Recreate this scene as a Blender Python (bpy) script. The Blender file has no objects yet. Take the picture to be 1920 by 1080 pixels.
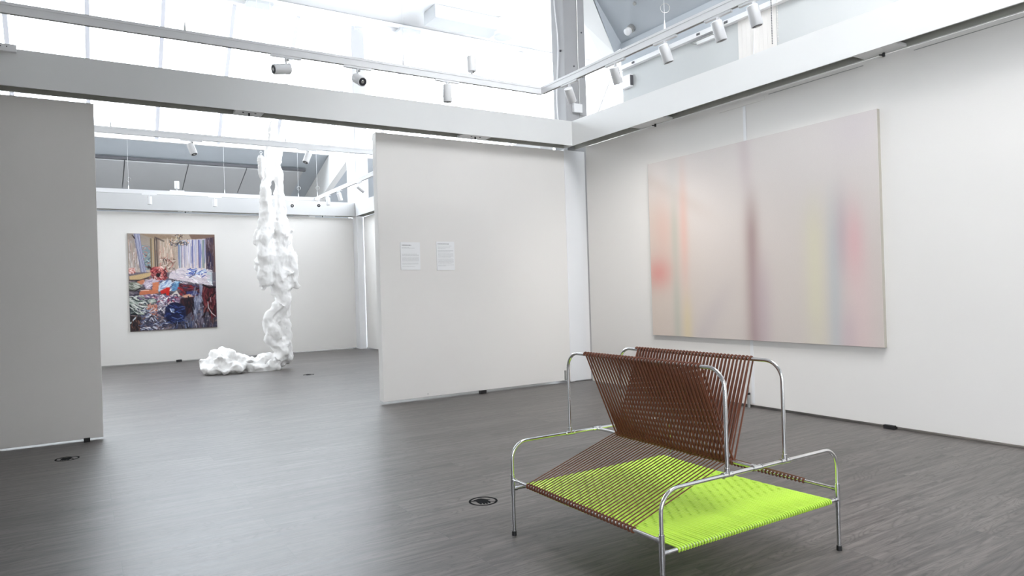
import bpy, bmesh, math, random
from mathutils import Vector, Matrix, noise
C = bpy.context.scene.collection
sc = bpy.context.scene
R = math.radians

# ------------------------------------------------------------------ camera
def cam_axes(yaw, pitch, roll):
    f = Vector((math.sin(yaw)*math.cos(pitch), math.cos(yaw)*math.cos(pitch), math.sin(pitch)))
    r = Vector((math.cos(yaw), -math.sin(yaw), 0)); u = r.cross(f)
    c, s = math.cos(roll), math.sin(roll)
    return r*c+u*s, -s*r+c*u, f
cr, cu, cf = cam_axes(0.561473, 0.0019744, -0.0310797)
cam_d = bpy.data.cameras.new('camera'); cam = bpy.data.objects.new('camera', cam_d); C.objects.link(cam)
M3 = Matrix((cr, cu, -cf)).transposed(); cam.matrix_world = Matrix.Translation((0, 0, 1.5)) @ M3.to_4x4()
cam_d.sensor_width = 36; cam_d.lens = 1286.56/1920*36; cam_d.clip_end = 200
sc.camera = cam

# ------------------------------------------------------------------ sky, daylight, added fills, exposure
w = bpy.data.worlds.new('sky'); sc.world = w; w.use_nodes = True
bg = w.node_tree.nodes['Background']; bg.inputs[0].default_value = (0.87, 0.93, 1.0, 1); bg.inputs[1].default_value = 11.0
sc.view_settings.view_transform = 'Standard'; sc.view_settings.look = 'None'
sc.view_settings.gamma = 1; sc.view_settings.exposure = 0.37; sc.view_settings.use_curve_mapping = False

def area(name, loc, target, sx, sy, power, col=(1, 1, 1)):
    d = bpy.data.lights.new(name, 'AREA'); d.shape = 'RECTANGLE'; d.size = sx; d.size_y = sy; d.energy = power; d.color = col
    o = bpy.data.objects.new(name, d); C.objects.link(o); o.location = loc
    o.rotation_euler = (Vector(target)-Vector(loc)).to_track_quat('-Z', 'Y').to_euler(); return o
area('fill_side_aisle', (7.45, 1.2, 3.3), (7.45, 1.2, 0), 0.7, 5.0, 260, (1.0, 0.93, 0.90))  # added lamp standing in for daylight in the unseen aisle
# added fill lamp shining through an invented roof opening over the front gallery
area('fill_roof_opening', (4.22, 1.0, 9.25), (4.22, 1.0, 0), 2.0, 4.0, 190, (1.0, 0.96, 0.91))
for nm, p, t, a, b in (('daylight_far_glazing', (4.8, 19.9, 7.55), (4.8, 18.9, 6.55), 23.0, 4.2), ('portal_added_side_opening', (-1.78, -3.7, 2.35), (0, -3.7, 2.35), 3.5, 3.6)):  # the side opening is invented; its portal guides sky light through it
    o = area(nm, p, t, a, b, 0); o.data.cycles.is_portal = True

# ------------------------------------------------------------------ materials
def mat(name, col, rough=0.5, metal=0.0, spec=0.5, bump=None, var=None):
    m = bpy.data.materials.new(name); m.use_nodes = True
    nt = m.node_tree; b = nt.nodes['Principled BSDF']
    b.inputs['Base Color'].default_value = (*col, 1); b.inputs['Roughness'].default_value = rough
    b.inputs['Metallic'].default_value = metal; b.inputs['Specular IOR Level'].default_value = spec
    tc = nt.nodes.new('ShaderNodeTexCoord')
    if var:      # (scale, amount) gentle tone variation
        n = nt.nodes.new('ShaderNodeTexNoise'); n.inputs['Scale'].default_value = var[0]; n.inputs['Detail'].default_value = 5
        nt.links.new(tc.outputs['Object'], n.inputs['Vector'])
        mx = nt.nodes.new('ShaderNodeMix'); mx.data_type = 'RGBA'
        mx.inputs['A'].default_value = (*[c*(1-var[1]) for c in col], 1); mx.inputs['B'].default_value = (*[min(1, c*(1+var[1])) for c in col], 1)
        nt.links.new(n.outputs['Fac'], mx.inputs['Factor']); nt.links.new(mx.outputs['Result'], b.inputs['Base Color'])
    if bump:
        n = nt.nodes.new('ShaderNodeTexNoise'); n.inputs['Scale'].default_value = bump[0]; n.inputs['Detail'].default_value = 6
        nt.links.new(tc.outputs['Object'], n.inputs['Vector'])
        bp = nt.nodes.new('ShaderNodeBump'); bp.inputs['Strength'].default_value = bump[1]; bp.inputs['Distance'].default_value = 0.01
        nt.links.new(n.outputs['Fac'], bp.inputs['Height']); nt.links.new(bp.outputs['Normal'], b.inputs['Normal'])
    return m
WALL = mat('wall_paint', (0.82, 0.795, 0.765), 0.6, spec=0.25, bump=(60, 0.04), var=(1.2, 0.012))
OUTER = mat('outer_wall_paint', (0.60, 0.62, 0.62), 0.7, var=(1.5, 0.02))
BEAM = mat('beam_paint', (0.80, 0.80, 0.79), 0.5, spec=0.3, var=(2, 0.01))
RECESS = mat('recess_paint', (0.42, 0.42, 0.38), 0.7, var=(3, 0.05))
WHITE = mat('white_coat', (0.85, 0.85, 0.86), 0.35, var=(5, 0.01))
WSTEEL = mat('column_paint', (0.40, 0.40, 0.41), 0.55, bump=(25, 0.1), var=(4, 0.05))
CEIL = mat('grey_ceiling', (0.50, 0.54, 0.58), 0.75, var=(2, 0.03))
CEILW = mat('white_ceiling', (0.82, 0.82, 0.82), 0.7, var=(2, 0.02))
PANEL = mat('acoustic_panel', (0.52, 0.53, 0.54), 0.8, bump=(90, 0.1), var=(3, 0.02))
SIDE = mat('side_wall_grey', (0.46, 0.45, 0.44), 0.7, var=(1.5, 0.03))  # kept grey so the added side wall bounces less light
MULL = mat('mullion_paint', (0.62, 0.62, 0.66), 0.6, var=(3, 0.02))
GROOVE = mat('rail_groove', (0.30, 0.30, 0.30), 0.6, var=(4, 0.05))
DARKT = mat('dark_trim', (0.10, 0.10, 0.11), 0.6, var=(4, 0.1))
BLACK = mat('black_rubber', (0.012, 0.012, 0.013), 0.5, var=(8, 0.1))
GREYM = mat('grey_metal', (0.45, 0.45, 0.44), 0.35, 0.8, var=(8, 0.05))
CHROME = mat('polished_steel', (0.80, 0.80, 0.80), 0.14, 1.0, var=(20, 0.04))
STEELL = mat('brushed_steel', (0.60, 0.60, 0.61), 0.24, 1.0, bump=(200, 0.08), var=(20, 0.04))
BROWN = mat('brown_cord', (0.145, 0.044, 0.020), 0.42, spec=0.4, bump=(400, 0.3), var=(30, 0.18))
GREEN = mat('lime_cord', (0.62, 0.93, 0.10), 0.42, spec=0.35, bump=(300, 0.2), var=(20, 0.06))
FIBRE = mat('white_fibre', (0.90, 0.885, 0.87), 0.85, spec=0.2, bump=(22, 0.35), var=(6, 0.03))
CARD = mat('card_white', (0.87, 0.87, 0.87), 0.5, var=(5, 0.005))
INK = mat('grey_ink', (0.60, 0.60, 0.60), 0.6, var=(60, 0.2))
INKD = mat('dark_ink', (0.28, 0.28, 0.28), 0.6, var=(60, 0.2))
STICK = mat('sticker_black', (0.010, 0.010, 0.011), 0.9, spec=0.08, var=(30, 0.1))
CANVAS = mat('raw_canvas', (0.50, 0.47, 0.41), 0.9, bump=(300, 0.3), var=(20, 0.05))
LENS = mat('dark_lens', (0.05, 0.05, 0.06), 0.2, var=(30, 0.3))

gl = bpy.data.materials.new('clear_glass'); gl.use_nodes = True; nt = gl.node_tree
for n in list(nt.nodes): nt.nodes.remove(n)
o_ = nt.nodes.new('ShaderNodeOutputMaterial'); mx = nt.nodes.new('ShaderNodeMixShader'); t_ = nt.nodes.new('ShaderNodeBsdfTransparent'); g_ = nt.nodes.new('ShaderNodeBsdfGlossy')
g_.inputs['Roughness'].default_value = 0.05; mx.inputs[0].default_value = 0.06; t_.inputs[0].default_value = (0.97, 0.98, 0.98, 1)
nt.links.new(t_.outputs[0], mx.inputs[1]); nt.links.new(g_.outputs[0], mx.inputs[2]); nt.links.new(mx.outputs[0], o_.inputs[0])
GLASS = gl

def floor_mat():
    m = bpy.data.materials.new('grey_oak_planks'); m.use_nodes = True; nt = m.node_tree; b = nt.nodes['Principled BSDF']; L = nt.links.new
    N = lambda t: nt.nodes.new(t)
    tc = N('ShaderNodeTexCoord')
    mp = N('ShaderNodeMapping'); mp.inputs['Location'].default_value = (34-0.16, 29.68, 0); L(tc.outputs['Object'], mp.inputs['Vector'])
    br = N('ShaderNodeTexBrick'); br.offset = 0.5; br.offset_frequency = 2; br.squash = 1
    br.inputs['Scale'].default_value = 1; br.inputs['Brick Width'].default_value = 1.7; br.inputs['Row Height'].default_value = 0.2855
    br.inputs['Mortar Size'].default_value = 0.0022; br.inputs['Mortar Smooth'].default_value = 0.1; br.inputs['Bias'].default_value = 0
    br.inputs['Color1'].default_value = (0, 0, 0, 1); br.inputs['Color2'].default_value = (1, 1, 1, 1); br.inputs['Mortar'].default_value = (0.5, 0.5, 0.5, 1)
    L(mp.outputs[0], br.inputs['Vector'])
    sep = N('ShaderNodeSeparateColor'); L(br.outputs['Color'], sep.inputs[0])
    # every plank shifts the grain
    off = N('ShaderNodeCombineXYZ'); mu = N('ShaderNodeMath'); mu.operation = 'MULTIPLY'; mu.inputs[1].default_value = 37.0
    L(sep.outputs[0], mu.inputs[0]); L(mu.outputs[0], off.inputs[0]); L(mu.outputs[0], off.inputs[2])
    add = N('ShaderNodeVectorMath'); add.operation = 'ADD'; L(tc.outputs['Object'], add.inputs[0]); L(off.outputs[0], add.inputs[1])
    st = N('ShaderNodeMapping'); st.inputs['Scale'].default_value = (0.55, 9, 1); L(add.outputs[0], st.inputs['Vector'])
    fine = N('ShaderNodeTexNoise'); fine.inputs['Scale'].default_value = 3.0; fine.inputs['Detail'].default_value = 8; fine.inputs['Roughness'].default_value = 0.65; fine.inputs['Distortion'].default_value = 0.4
    L(st.outputs[0], fine.inputs['Vector'])
    st2 = N('ShaderNodeMapping'); st2.inputs['Scale'].default_value = (0.45, 3.6, 1); L(add.outputs[0], st2.inputs['Vector'])
    big = N('ShaderNodeTexNoise'); big.inputs['Scale'].default_value = 1.6; big.inputs['Detail'].default_value = 2; big.inputs['Distortion'].default_value = 0.8; L(st2.outputs[0], big.inputs['Vector'])
    rg = N('ShaderNodeMath'); rg.operation = 'MULTIPLY'; rg.inputs[1].default_value = 70.0; L(big.outputs['Fac'], rg.inputs[0])
    sn = N('ShaderNodeMath'); sn.operation = 'SINE'; L(rg.outputs[0], sn.inputs[0])
    ab = N('ShaderNodeMath'); ab.operation = 'ABSOLUTE'; L(sn.outputs[0], ab.inputs[0])
    pw = N('ShaderNodeMath'); pw.operation = 'POWER'; pw.inputs[1].default_value = 0.30; L(ab.outputs[0], pw.inputs[0])
    cr_ = N('ShaderNodeValToRGB'); cr_.color_ramp.elements[0].position = 0.36; cr_.color_ramp.elements[0].color = (0.066, 0.060, 0.058, 1)
    cr_.color_ramp.elements[1].position = 0.66; cr_.color_ramp.elements[1].color = (0.172, 0.153, 0.144, 1); L(fine.outputs['Fac'], cr_.inputs[0])
    m1 = N('ShaderNodeMix'); m1.data_type = 'RGBA'; m1.blend_type = 'MULTIPLY'; m1.inputs['Factor'].default_value = 0.62
    L(cr_.outputs[0], m1.inputs['A']); L(pw.outputs[0], m1.inputs['B'])
    hs = N('ShaderNodeMapRange'); hs.inputs['To Min'].default_value = 0.90; hs.inputs['To Max'].default_value = 1.12; L(sep.outputs[0], hs.inputs[0])
    m2 = N('ShaderNodeMix'); m2.data_type = 'RGBA'; m2.blend_type = 'MULTIPLY'; m2.inputs['Factor'].default_value = 1
    L(m1.outputs['Result'], m2.inputs['A']); L(hs.outputs[0], m2.inputs['B'])
    m3 = N('ShaderNodeMix'); m3.data_type = 'RGBA'; L(br.outputs['Fac'], m3.inputs['Factor']); L(m2.outputs['Result'], m3.inputs['A']); m3.inputs['B'].default_value = (0.075, 0.072, 0.07, 1)
    L(m3.outputs['Result'], b.inputs['Base Color'])
    rr = N('ShaderNodeMapRange'); rr.inputs['To Min'].default_value = 0.33; rr.inputs['To Max'].default_value = 0.47; L(fine.outputs['Fac'], rr.inputs[0]); L(rr.outputs[0], b.inputs['Roughness'])
    bp = N('ShaderNodeBump'); bp.inputs['Strength'].default_value = 0.25; bp.inputs['Distance'].default_value = 0.004
    hh = N('ShaderNodeMath'); hh.operation = 'SUBTRACT'; L(fine.outputs['Fac'], hh.inputs[0]); L(br.outputs['Fac'], hh.inputs[1]); L(hh.outputs[0], bp.inputs['Height']); L(bp.outputs[0], b.inputs['Normal'])
    b.inputs['Specular IOR Level'].default_value = 0.6
    return m
FLOOR = floor_mat()

# ------------------------------------------------------------------ mesh helpers
def obj(name, bm, m, parent=None, smooth=False, bevel=0):
    me = bpy.data.meshes.new(name); bmesh.ops.recalc_face_normals(bm, faces=bm.faces); bm.to_mesh(me); bm.free()
    me.materials.append(m)
    if smooth:
        for p in me.polygons: p.use_smooth = True
    o = bpy.data.objects.new(name, me); C.objects.link(o)
    if parent: o.parent = parent
    if bevel:
        b = o.modifiers.new('bevel', 'BEVEL'); b.width = bevel; b.segments = 2; b.limit_method = 'ANGLE'
    if smooth:
        es = o.modifiers.new('split', 'EDGE_SPLIT'); es.split_angle = R(40)
    return o
def BM(): return bmesh.new()
def box(bm, x0, x1, y0, y1, z0, z1):
    v = [bm.verts.new(p) for p in ((x0,y0,z0),(x1,y0,z0),(x1,y1,z0),(x0,y1,z0),(x0,y0,z1),(x1,y0,z1),(x1,y1,z1),(x0,y1,z1))]
    for f in ((0,3,2,1),(4,5,6,7),(0,1,5,4),(1,2,6,5),(2,3,7,6),(3,0,4,7)): bm.faces.new([v[i] for i in f])
def bx(*a):
    bm = BM(); box(bm, *a); return bm
def poly8(bm, lo, hi):      # two quads -> solid
    a = [bm.verts.new(p) for p in lo]; b = [bm.verts.new(p) for p in hi]; n = len(a)
    bm.faces.new(a[::-1]); bm.faces.new(b)
    for i in range(n): bm.faces.new((a[i], a[(i+1)%n], b[(i+1)%n], b[i]))
def frame_of(d):
    d = d.normalized(); r = Vector((0, 0, 1)) if abs(d.z) < 0.9 else Vector((1, 0, 0))
    a = d.cross(r).normalized(); return a, a.cross(d).normalized()
def tube(bm, pts, rad, n=8, cap=True, flat=None):
    pts = [Vector(p) for p in pts]; rr = rad if isinstance(rad, (list, tuple)) else [rad]*len(pts)
    rings = []; a = None
    for i, p in enumerate(pts):
        d = (pts[min(i+1, len(pts)-1)]-pts[max(i-1, 0)])
        if d.length < 1e-9: d = Vector((0, 0, 1))
        d.normalize()
        if a is None: a, b = frame_of(d)
        else:
            a = (a-d*a.dot(d)); a = a.normalized() if a.length > 1e-6 else frame_of(d)[0]; b = a.cross(d)
        rings.append([bm.verts.new(p+(a*math.cos(t)+b*math.sin(t))*rr[i]) for t in [2*math.pi*k/n for k in range(n)]])
    for i in range(len(rings)-1):
        for k in range(n): bm.faces.new((rings[i][k], rings[i][(k+1)%n], rings[i+1][(k+1)%n], rings[i+1][k]))
    if cap: bm.faces.new(rings[0]); bm.faces.new(rings[-1][::-1])
def tb(pts, rad, n=8):
    bm = BM(); tube(bm, pts, rad, n); return bm
def ball(bm, c, r, sx=1, sy=1, sz=1, seg=12, rings=8):
    g = bmesh.ops.create_uvsphere(bm, u_segments=seg, v_segments=rings, radius=r)
    for v in g['verts']: v.co = Vector((v.co.x*sx, v.co.y*sy, v.co.z*sz))+Vector(c)
def ring_pts(c, r, a, b, n=20): return [Vector(c)+Vector(a)*r*math.cos(2*math.pi*k/n)+Vector(b)*r*math.sin(2*math.pi*k/n) for k in range(n+1)]
def struct(name, bm, m, parent=None, **k):
    o = obj(name, bm, m, parent, **k)
    if not parent: o['kind'] = 'structure'
    return o
def thing(name, label, cat, loc=(0, 0, 0), rz=0, group=None):
    o = bpy.data.objects.new(name, None); o.empty_display_size = 0.1; C.objects.link(o); o.location = loc; o.rotation_euler = (0, 0, rz)
    o['label'] = label; o['category'] = cat
    if group: o['group'] = group
    return o
def tag(o, label, cat, group=None):
    o['label'] = label; o['category'] = cat
    if group: o['group'] = group
    return o

# ------------------------------------------------------------------ the building
struct('floor', bx(-7, 17, -6, 27, -0.1, 0), FLOOR)
BZ0_ = 3.70
YW, XW = 8.716, 6.77          # partition faces
ZT = 3.665                    # top of the partition panels
# partition panels of the doorway
wl = struct('wall_left', bx(-0.75, 0.174, YW, YW+0.14, 0.035, ZT), WALL, bevel=0.004)
wc = struct('wall_center', bx(3.40, 6.53, YW, YW+0.14, 0.045, ZT), WALL, bevel=0.004)
wr = struct('wall_right', bx(XW, XW+0.14, -5.0, 8.47, 0.03, BZ0_), WALL, bevel=0.004)
def foot(parent, x, y, z=0.0, dx=0.05, dy=0.03, h=0.045):
    bm = BM(); box(bm, x-dx, x+dx, y-dy, y+dy, z, z+h); return obj('panel_foot', bm, BLACK, parent, bevel=0.003)
foot(wc, 4.92, YW-0.005); foot(wl, 0.02, YW+0.02, dx=0.03); foot(wr, XW-0.005, 3.79, dx=0.03, dy=0.055, h=0.04)
bm = BM(); box(bm, 6.405, 6.44, YW-0.012, YW+0.004, 0.045, 0.20); box(bm, 6.41, 6.43, YW-0.022, YW-0.010, 0.06, 0.17)
obj('slide_bolt', bm, GREYM, wc, bevel=0.002)
for x in (4.05,):
    bm = BM(); tube(bm, [(x, YW-0.004, 0.085), (x, YW+0.01, 0.085)], 0.008); obj('screw_head', bm, GREYM, wc)
bm = BM(); tube(bm, [(XW-0.03, 5.47, 0.0), (XW-0.03, 5.47, 0.15)], 0.018, 12); tube(bm, [(XW-0.03, 5.47, 0.17), (XW-0.03, 5.47, 0.24)], 0.008, 8)
obj('floor_bolt', bm, GREYM, wr, smooth=True)
bm = BM(); tube(bm, [(XW-0.03, 5.47, 0.15), (XW-0.03, 5.47, 0.175)], 0.02, 12); obj('floor_bolt_collar', bm, BLACK, wr)
# joint strip and the cover rail at the head of the joint
bm = BM(); box(bm, XW-0.006, XW, 5.405, 5.445, 0.05, 3.60); obj('joint_strip', bm, WHITE, wr)
bm = BM(); box(bm, XW-0.010, XW, 5.13, 5.80, 3.605, 3.672); obj('head_cover', bm, WALL, wr, bevel=0.002)
# top edge channel trims of the right wall
bm = BM(); box(bm, XW-0.004, XW+0.02, -5, 3.45, 3.652, 3.658); box(bm, XW-0.004, XW+0.02, 3.95, 5.08, 3.652, 3.658); obj('head_trim', bm, GREYM, wr)

def beam_x(name, x0, x1, y, z0, z1, plates, depth=0.25):
    """hollow soffit channel: two boards, a lid, and flush plates below; front board faces -y"""
    bm = BM(); box(bm, x0, x1, y, y+0.02, z0, z1); box(bm, x0, x1, y+depth-0.02, y+depth, z0, z1); box(bm, x0, x1, y+0.02, y+depth-0.02, z0+0.14, z1)
    o = struct(name, bm, BEAM)
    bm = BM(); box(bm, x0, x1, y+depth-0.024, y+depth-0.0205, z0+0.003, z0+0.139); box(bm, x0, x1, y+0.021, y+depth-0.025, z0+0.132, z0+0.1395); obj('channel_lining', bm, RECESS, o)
    for (a, b) in plates:
        p = obj('bracket_plate', bx(a, b, y+0.022, y+depth-0.03, z0+0.002, z0+0.03), BEAM, o)
        cx = (a+b)/2
        bm = BM(); tube(bm, [(cx, y+depth*0.42, z0+0.004), (cx, y+depth*0.42, z0-0.035)], 0.011, 10)
        for dx in (-0.07, 0.07): tube(bm, [(cx+dx, y+depth*0.35, z0+0.003), (cx+dx, y+depth*0.35, z0-0.003)], 0.012, 10)
        obj('locking_pin', bm, BLACK, p)
    return o
def beam_y(name, x, y0, y1, z0, z1, plates, depth=0.25):
    bm = BM(); box(bm, x, x+0.02, y0, y1, z0, z1); box(bm, x+depth-0.02, x+depth, y0, y1, z0, z1); box(bm, x+0.02, x+depth-0.02, y0, y1, z0+0.14, z1)
    o = struct(name, bm, BEAM)
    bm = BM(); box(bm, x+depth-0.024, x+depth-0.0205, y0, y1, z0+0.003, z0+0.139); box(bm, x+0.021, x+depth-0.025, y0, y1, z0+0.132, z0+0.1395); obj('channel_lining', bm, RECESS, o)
    for (a, b) in plates:
        p = obj('bracket_plate', bx(x+0.022, x+depth-0.03, a, b, z0+0.002, z0+0.03), BEAM, o)
        cy = (a+b)/2
        bm = BM(); tube(bm, [(x+depth*0.8, cy, z0+0.004), (x+depth*0.8, cy, z0-0.035)], 0.013, 10); tube(bm, [(x+depth*0.8, cy, z0-0.02), (x+depth*0.62, cy+0.02, z0-0.02)], 0.007, 6)
        obj('locking_pin', bm, BLACK, p)
    return o
BZ0, BZ1 = 3.70, 4.078
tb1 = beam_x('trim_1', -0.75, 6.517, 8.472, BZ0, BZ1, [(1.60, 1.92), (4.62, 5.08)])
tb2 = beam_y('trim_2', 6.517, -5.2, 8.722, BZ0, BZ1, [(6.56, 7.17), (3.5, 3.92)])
# outlet box clipped to the top of the doorway beam
ob = thing('outlet_box', 'small white outlet box clipped on the top edge of the doorway beam, far left', 'outlet', (-0.58, 8.45, 4.03))
obj('housing', bx(-0.12, 0.10, -0.03, 0.022, 0.0, 0.075), WHITE, ob, bevel=0.006)
for dx in (-0.06, -0.03, 0.02):
    bm = BM(); tube(bm, [(dx, -0.033, 0.045), (dx, -0.029, 0.045)], 0.006, 8); obj('socket_hole', bm, DARKT, ob)

# columns
def column(name, x0, x1, y0, y1, ztop, label_bits=True):
    o = struct(name, bx(x0, x1, y0, y1, 0, ztop), WSTEEL, bevel=0.012)
    return o
c1 = column('trim_3', 6.62, 7.04, YW+0.02, YW+0.36, 9.1)
bm = BM()
for (px, py) in ((6.80, 5.05), (6.97, 5.62), (6.97, 4.9)): tube(bm, [(px, YW+0.012, py), (px, YW+0.03, py)], 0.014, 10)
tube(bm, [(6.60, YW+0.12, 5.3), (6.63, YW+0.12, 5.3)], 0.018, 10); obj('bolt_heads', bm, DARKT, c1)
# white casing of the corner column beneath the beam
struct('trim_4', bx(6.545, 6.97, YW+0.018, YW+0.40, 0.0, BZ0), WHITE, bevel=0.02)
ca = thing('electric_cable', 'thin white cable running loosely down the left face of the corner column', 'cable', (6.60, YW+0.2, 4.08))
pts = [(0.0, 0.04*math.sin(i*0.9), i*0.25) for i in range(20)]; obj('cable', tb(pts, 0.009, 6), WHITE, ca)
ca2 = thing('electric_cable', 'thin grey cable running down the front face of the corner column', 'cable', (6.88, YW+0.008, 4.08))
obj('cable', tb([(0.004*math.sin(i), 0, i*0.25) for i in range(20)], 0.006, 6), GREYM, ca2)
# junction box with dangling wire on the column, low
jb = thing('junction_box', 'small grey junction box low on the corner column with dangling wire', 'electrical box', (6.82, YW+0.015, 4.30))
obj('housing', bx(-0.085, 0.085, -0.05, 0, 0, 0.14), WHITE, jb, bevel=0.004)
bm = BM(); tube(bm, [(0.05, -0.03, 0), (0.06, -0.03, -0.05), (0.062, -0.30, -0.12), (0.062, -0.30, -0.50)], 0.004, 6); obj('wire', bm, GREYM, jb)

# far gallery: end wall, beam, columns, right wall
FY, FX = 18.40, 6.60
wf = struct('wall_back', bx(-5.0, 6.44, FY, FY+0.14, 0.03, 3.60), WALL, bevel=0.004)
for x in (1.98, 4.58): foot(wf, x, FY-0.01, dx=0.06, h=0.05)
fr = struct('wall_right_rear', bx(FX+0.02, FX+0.16, 9.6, 18.05, 0.03, 3.60), WALL, bevel=0.004)
BEAM, BEAM_ = mat('rear_beam_shaded', (0.58, 0.58, 0.58), 0.5, spec=0.3, var=(2, 0.01)), BEAM  # greyer copy of the beam paint, standing in for shade on the rear beams
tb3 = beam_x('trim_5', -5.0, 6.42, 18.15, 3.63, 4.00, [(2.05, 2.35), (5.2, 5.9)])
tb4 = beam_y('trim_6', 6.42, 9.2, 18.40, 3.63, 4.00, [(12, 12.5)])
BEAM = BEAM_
c2 = struct('trim_7', bx(6.56, 6.93, FY+0.02, FY+0.36, 0, 9.05), WSTEEL, bevel=0.012)
struct('trim_8', bx(6.44, 6.62, FY-0.30, FY+0.42, 0, 3.63), WHITE, bevel=0.01)
struct('trim_9', bx(6.41, 6.56, FY+0.03, FY+0.30, 3.63, 9.05), CEILW)

# 45 degree roof glazing and the shallow roof behind it
GY0, GZ0, GY1, GZ1 = 18.3, 9.0, 21.35, 5.95
X0, X1 = -6.9, 16.5
bm = BM(); s = math.tan(R(18.5)); ye = 26.8; ze = GZ1-s*(ye-GY1)
poly8(bm, [(X0, GY1, GZ1), (X1, GY1, GZ1), (X1, ye, ze), (X0, ye, ze)], [(X0, GY1, GZ1+0.12), (X1, GY1, GZ1+0.12), (X1, ye, ze+0.12), (X0, ye, ze+0.12)])
struct('ceiling', bm, CEIL)
mull = [-1.3+1.6*k for k in range(-3, 12)]
win = struct('window_1', bx(X0, X1, GY1-0.02, GY1+0.10, GZ1-0.03, GZ1+0.14), WHITE)
bm = BM(); box(bm, X0, X1, GY0-0.08, GY0+0.06, GZ0-0.06, GZ0+0.14); obj('head_rail', bm, WHITE, win)
nrm = Vector((0, 1, 1)).normalized(); dn = Vector((0, 1, -1)).normalized()
for x in mull:
    a = Vector((x, GY0, GZ0)); b = Vector((x, GY1, GZ1)); h = 0.05
    bm = BM(); poly8(bm, [a+Vector((-h, 0, 0)), a+Vector((h, 0, 0)), a+Vector((h, 0, 0))+nrm*0.10, a+Vector((-h, 0, 0))+nrm*0.10], [b+Vector((-h, 0, 0)), b+Vector((h, 0, 0)), b+Vector((h, 0, 0))+nrm*0.10, b+Vector((-h, 0, 0))+nrm*0.10])
    obj('mullion', bm, MULL, win)
ed = [X0]+mull+[X1]
for i in range(len(ed)-1):
    if ed[i+1]-ed[i] < 0.1: continue
    a0 = Vector((ed[i]+0.03, GY0, GZ0))+nrm*0.05; a1 = Vector((ed[i+1]-0.03, GY0, GZ0))+nrm*0.05; L = dn*(Vector((0, GY1-GY0, GZ1-GZ0)).length)
    bm = BM(); poly8(bm, [a0, a1, a1+L, a0+L], [a0+nrm*0.008, a1+nrm*0.008, a1+L+nrm*0.008, a0+L+nrm*0.008]); obj('pane', bm, GLASS, win)

# suspended sound panels under the shallow roof
def slope_z(y): return GZ1-s*(y-GY1)
edges = [-5.4, -3.78, -2.13, -0.48, 1.16, 2.81, 4.46, 6.20]
for i in range(len(edges)-1):
    a, b = edges[i]+0.012, edges[i+1]-0.012; y0, y1 = 22.32, 23.95
    bm = BM(); poly8(bm, [(a, y0, slope_z(y0)-0.14), (b, y0, slope_z(y0)-0.14), (b, y1, slope_z(y1)-0.14), (a, y1, slope_z(y1)-0.14)], [(a, y0, slope_z(y0)-0.08), (b, y0, slope_z(y0)-0.08), (b, y1, slope_z(y1)-0.08), (a, y1, slope_z(y1)-0.08)])
    o = obj('acoustic_panel', bm, PANEL)
    pos = ['leftmost', 'second from left', 'third from left', 'fourth from the right', 'third from the right', 'second from the right', 'rightmost'][i]
    tag(o, 'pale grey panel under the sloping rear ceiling, '+pos+' in its row', 'ceiling panel', 'panels under the rear ceiling')
struct('panel_shadow_strip', bx(-5.5, 6.25, 22.22, 22.30, slope_z(22.26)-0.13, slope_z(22.26)-0.05), DARKT)  # dark strip standing in for the shadow line above the panels
# white side beam beneath the shallow roof
bm = BM(); pr = [(18.9, 6.35), (21.35, 5.93), (26.3, slope_z(26.3)-0.005), (26.3, 3.5), (21.53, 4.93), (19.38, 5.53)]
pr = [(19.1, 5.62), (20.2, 6.9), (21.35, 5.93), (26.3, slope_z(26.3)-0.005), (26.3, 3.40), (21.53, 4.93)]
poly8(bm, [(6.75, y, z) for y, z in pr], [(6.95, y, z) for y, z in pr]); struct('trim_11', bm, BEAM)
# closing walls beyond
struct('wall_rear', bx(X0, X1, 26.8, 26.95, 0, ze+0.1), WALL)
struct('wall_far_left', bx(-7.0, -6.9, 8.9, 27, 0, 9.2), WALL)
struct('wall_far_left_end', bx(-7.0, -1.75, 8.87, 8.97, 0, 9.2), WALL)
struct('wall_far_right', bx(16.5, 16.6, 8.9, 27, 0, 9.2), WALL)
# white flat roof between the glazing and the column line, with purlin
struct('ceiling_upper', bx(X0, X1, 8.9, GY0-0.08, 9.10, 9.2), CEILW)
pu = thing('roof_purlin', 'long white roof purlin at the head of the sloping glazing', 'beam', (0, GY0-0.25, 8.86))
obj('flange', bx(X0, X1, -0.12, 0.10, 0.10, 0.22), WHITE, pu)
obj('web', bx(X0, X1, -0.03, 0.03, 0.0, 0.10), WHITE, pu)
for a, lb in ((3.66, 'leftmost of three, above the hanging sculpture'), (7.68, 'middle one of three'), (11.85, 'rightmost of three, next to the corner column')):
    o = obj('vent_box', bx(a, a+0.62, 17.60, 18.00, 8.80, 8.87), PANEL, bevel=0.005)
    tag(o, 'flat grey box under the roof purlin, '+lb, 'ceiling box', 'flat boxes under the purlin')
# duct by the purlin
du = thing('air_duct', 'grey rectangular duct with round white outlet below the high white ceiling', 'duct', (8.4, 16.0, 8.62))
obj('duct_body', bx(-0.3, 1.75, 0.25, 0.95, 0.12, 0.47), PANEL, du, bevel=0.01)
obj('duct_outlet', tb([(1.85, 0.35, -0.02), (1.85, 0.35, 0.46)], 0.24, 24), WHITE, du, smooth=True)
obj('outlet_rim', tb([(1.85, 0.35, -0.04), (1.85, 0.35, 0.02)], 0.255, 24), PANEL, du, smooth=True)

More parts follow.
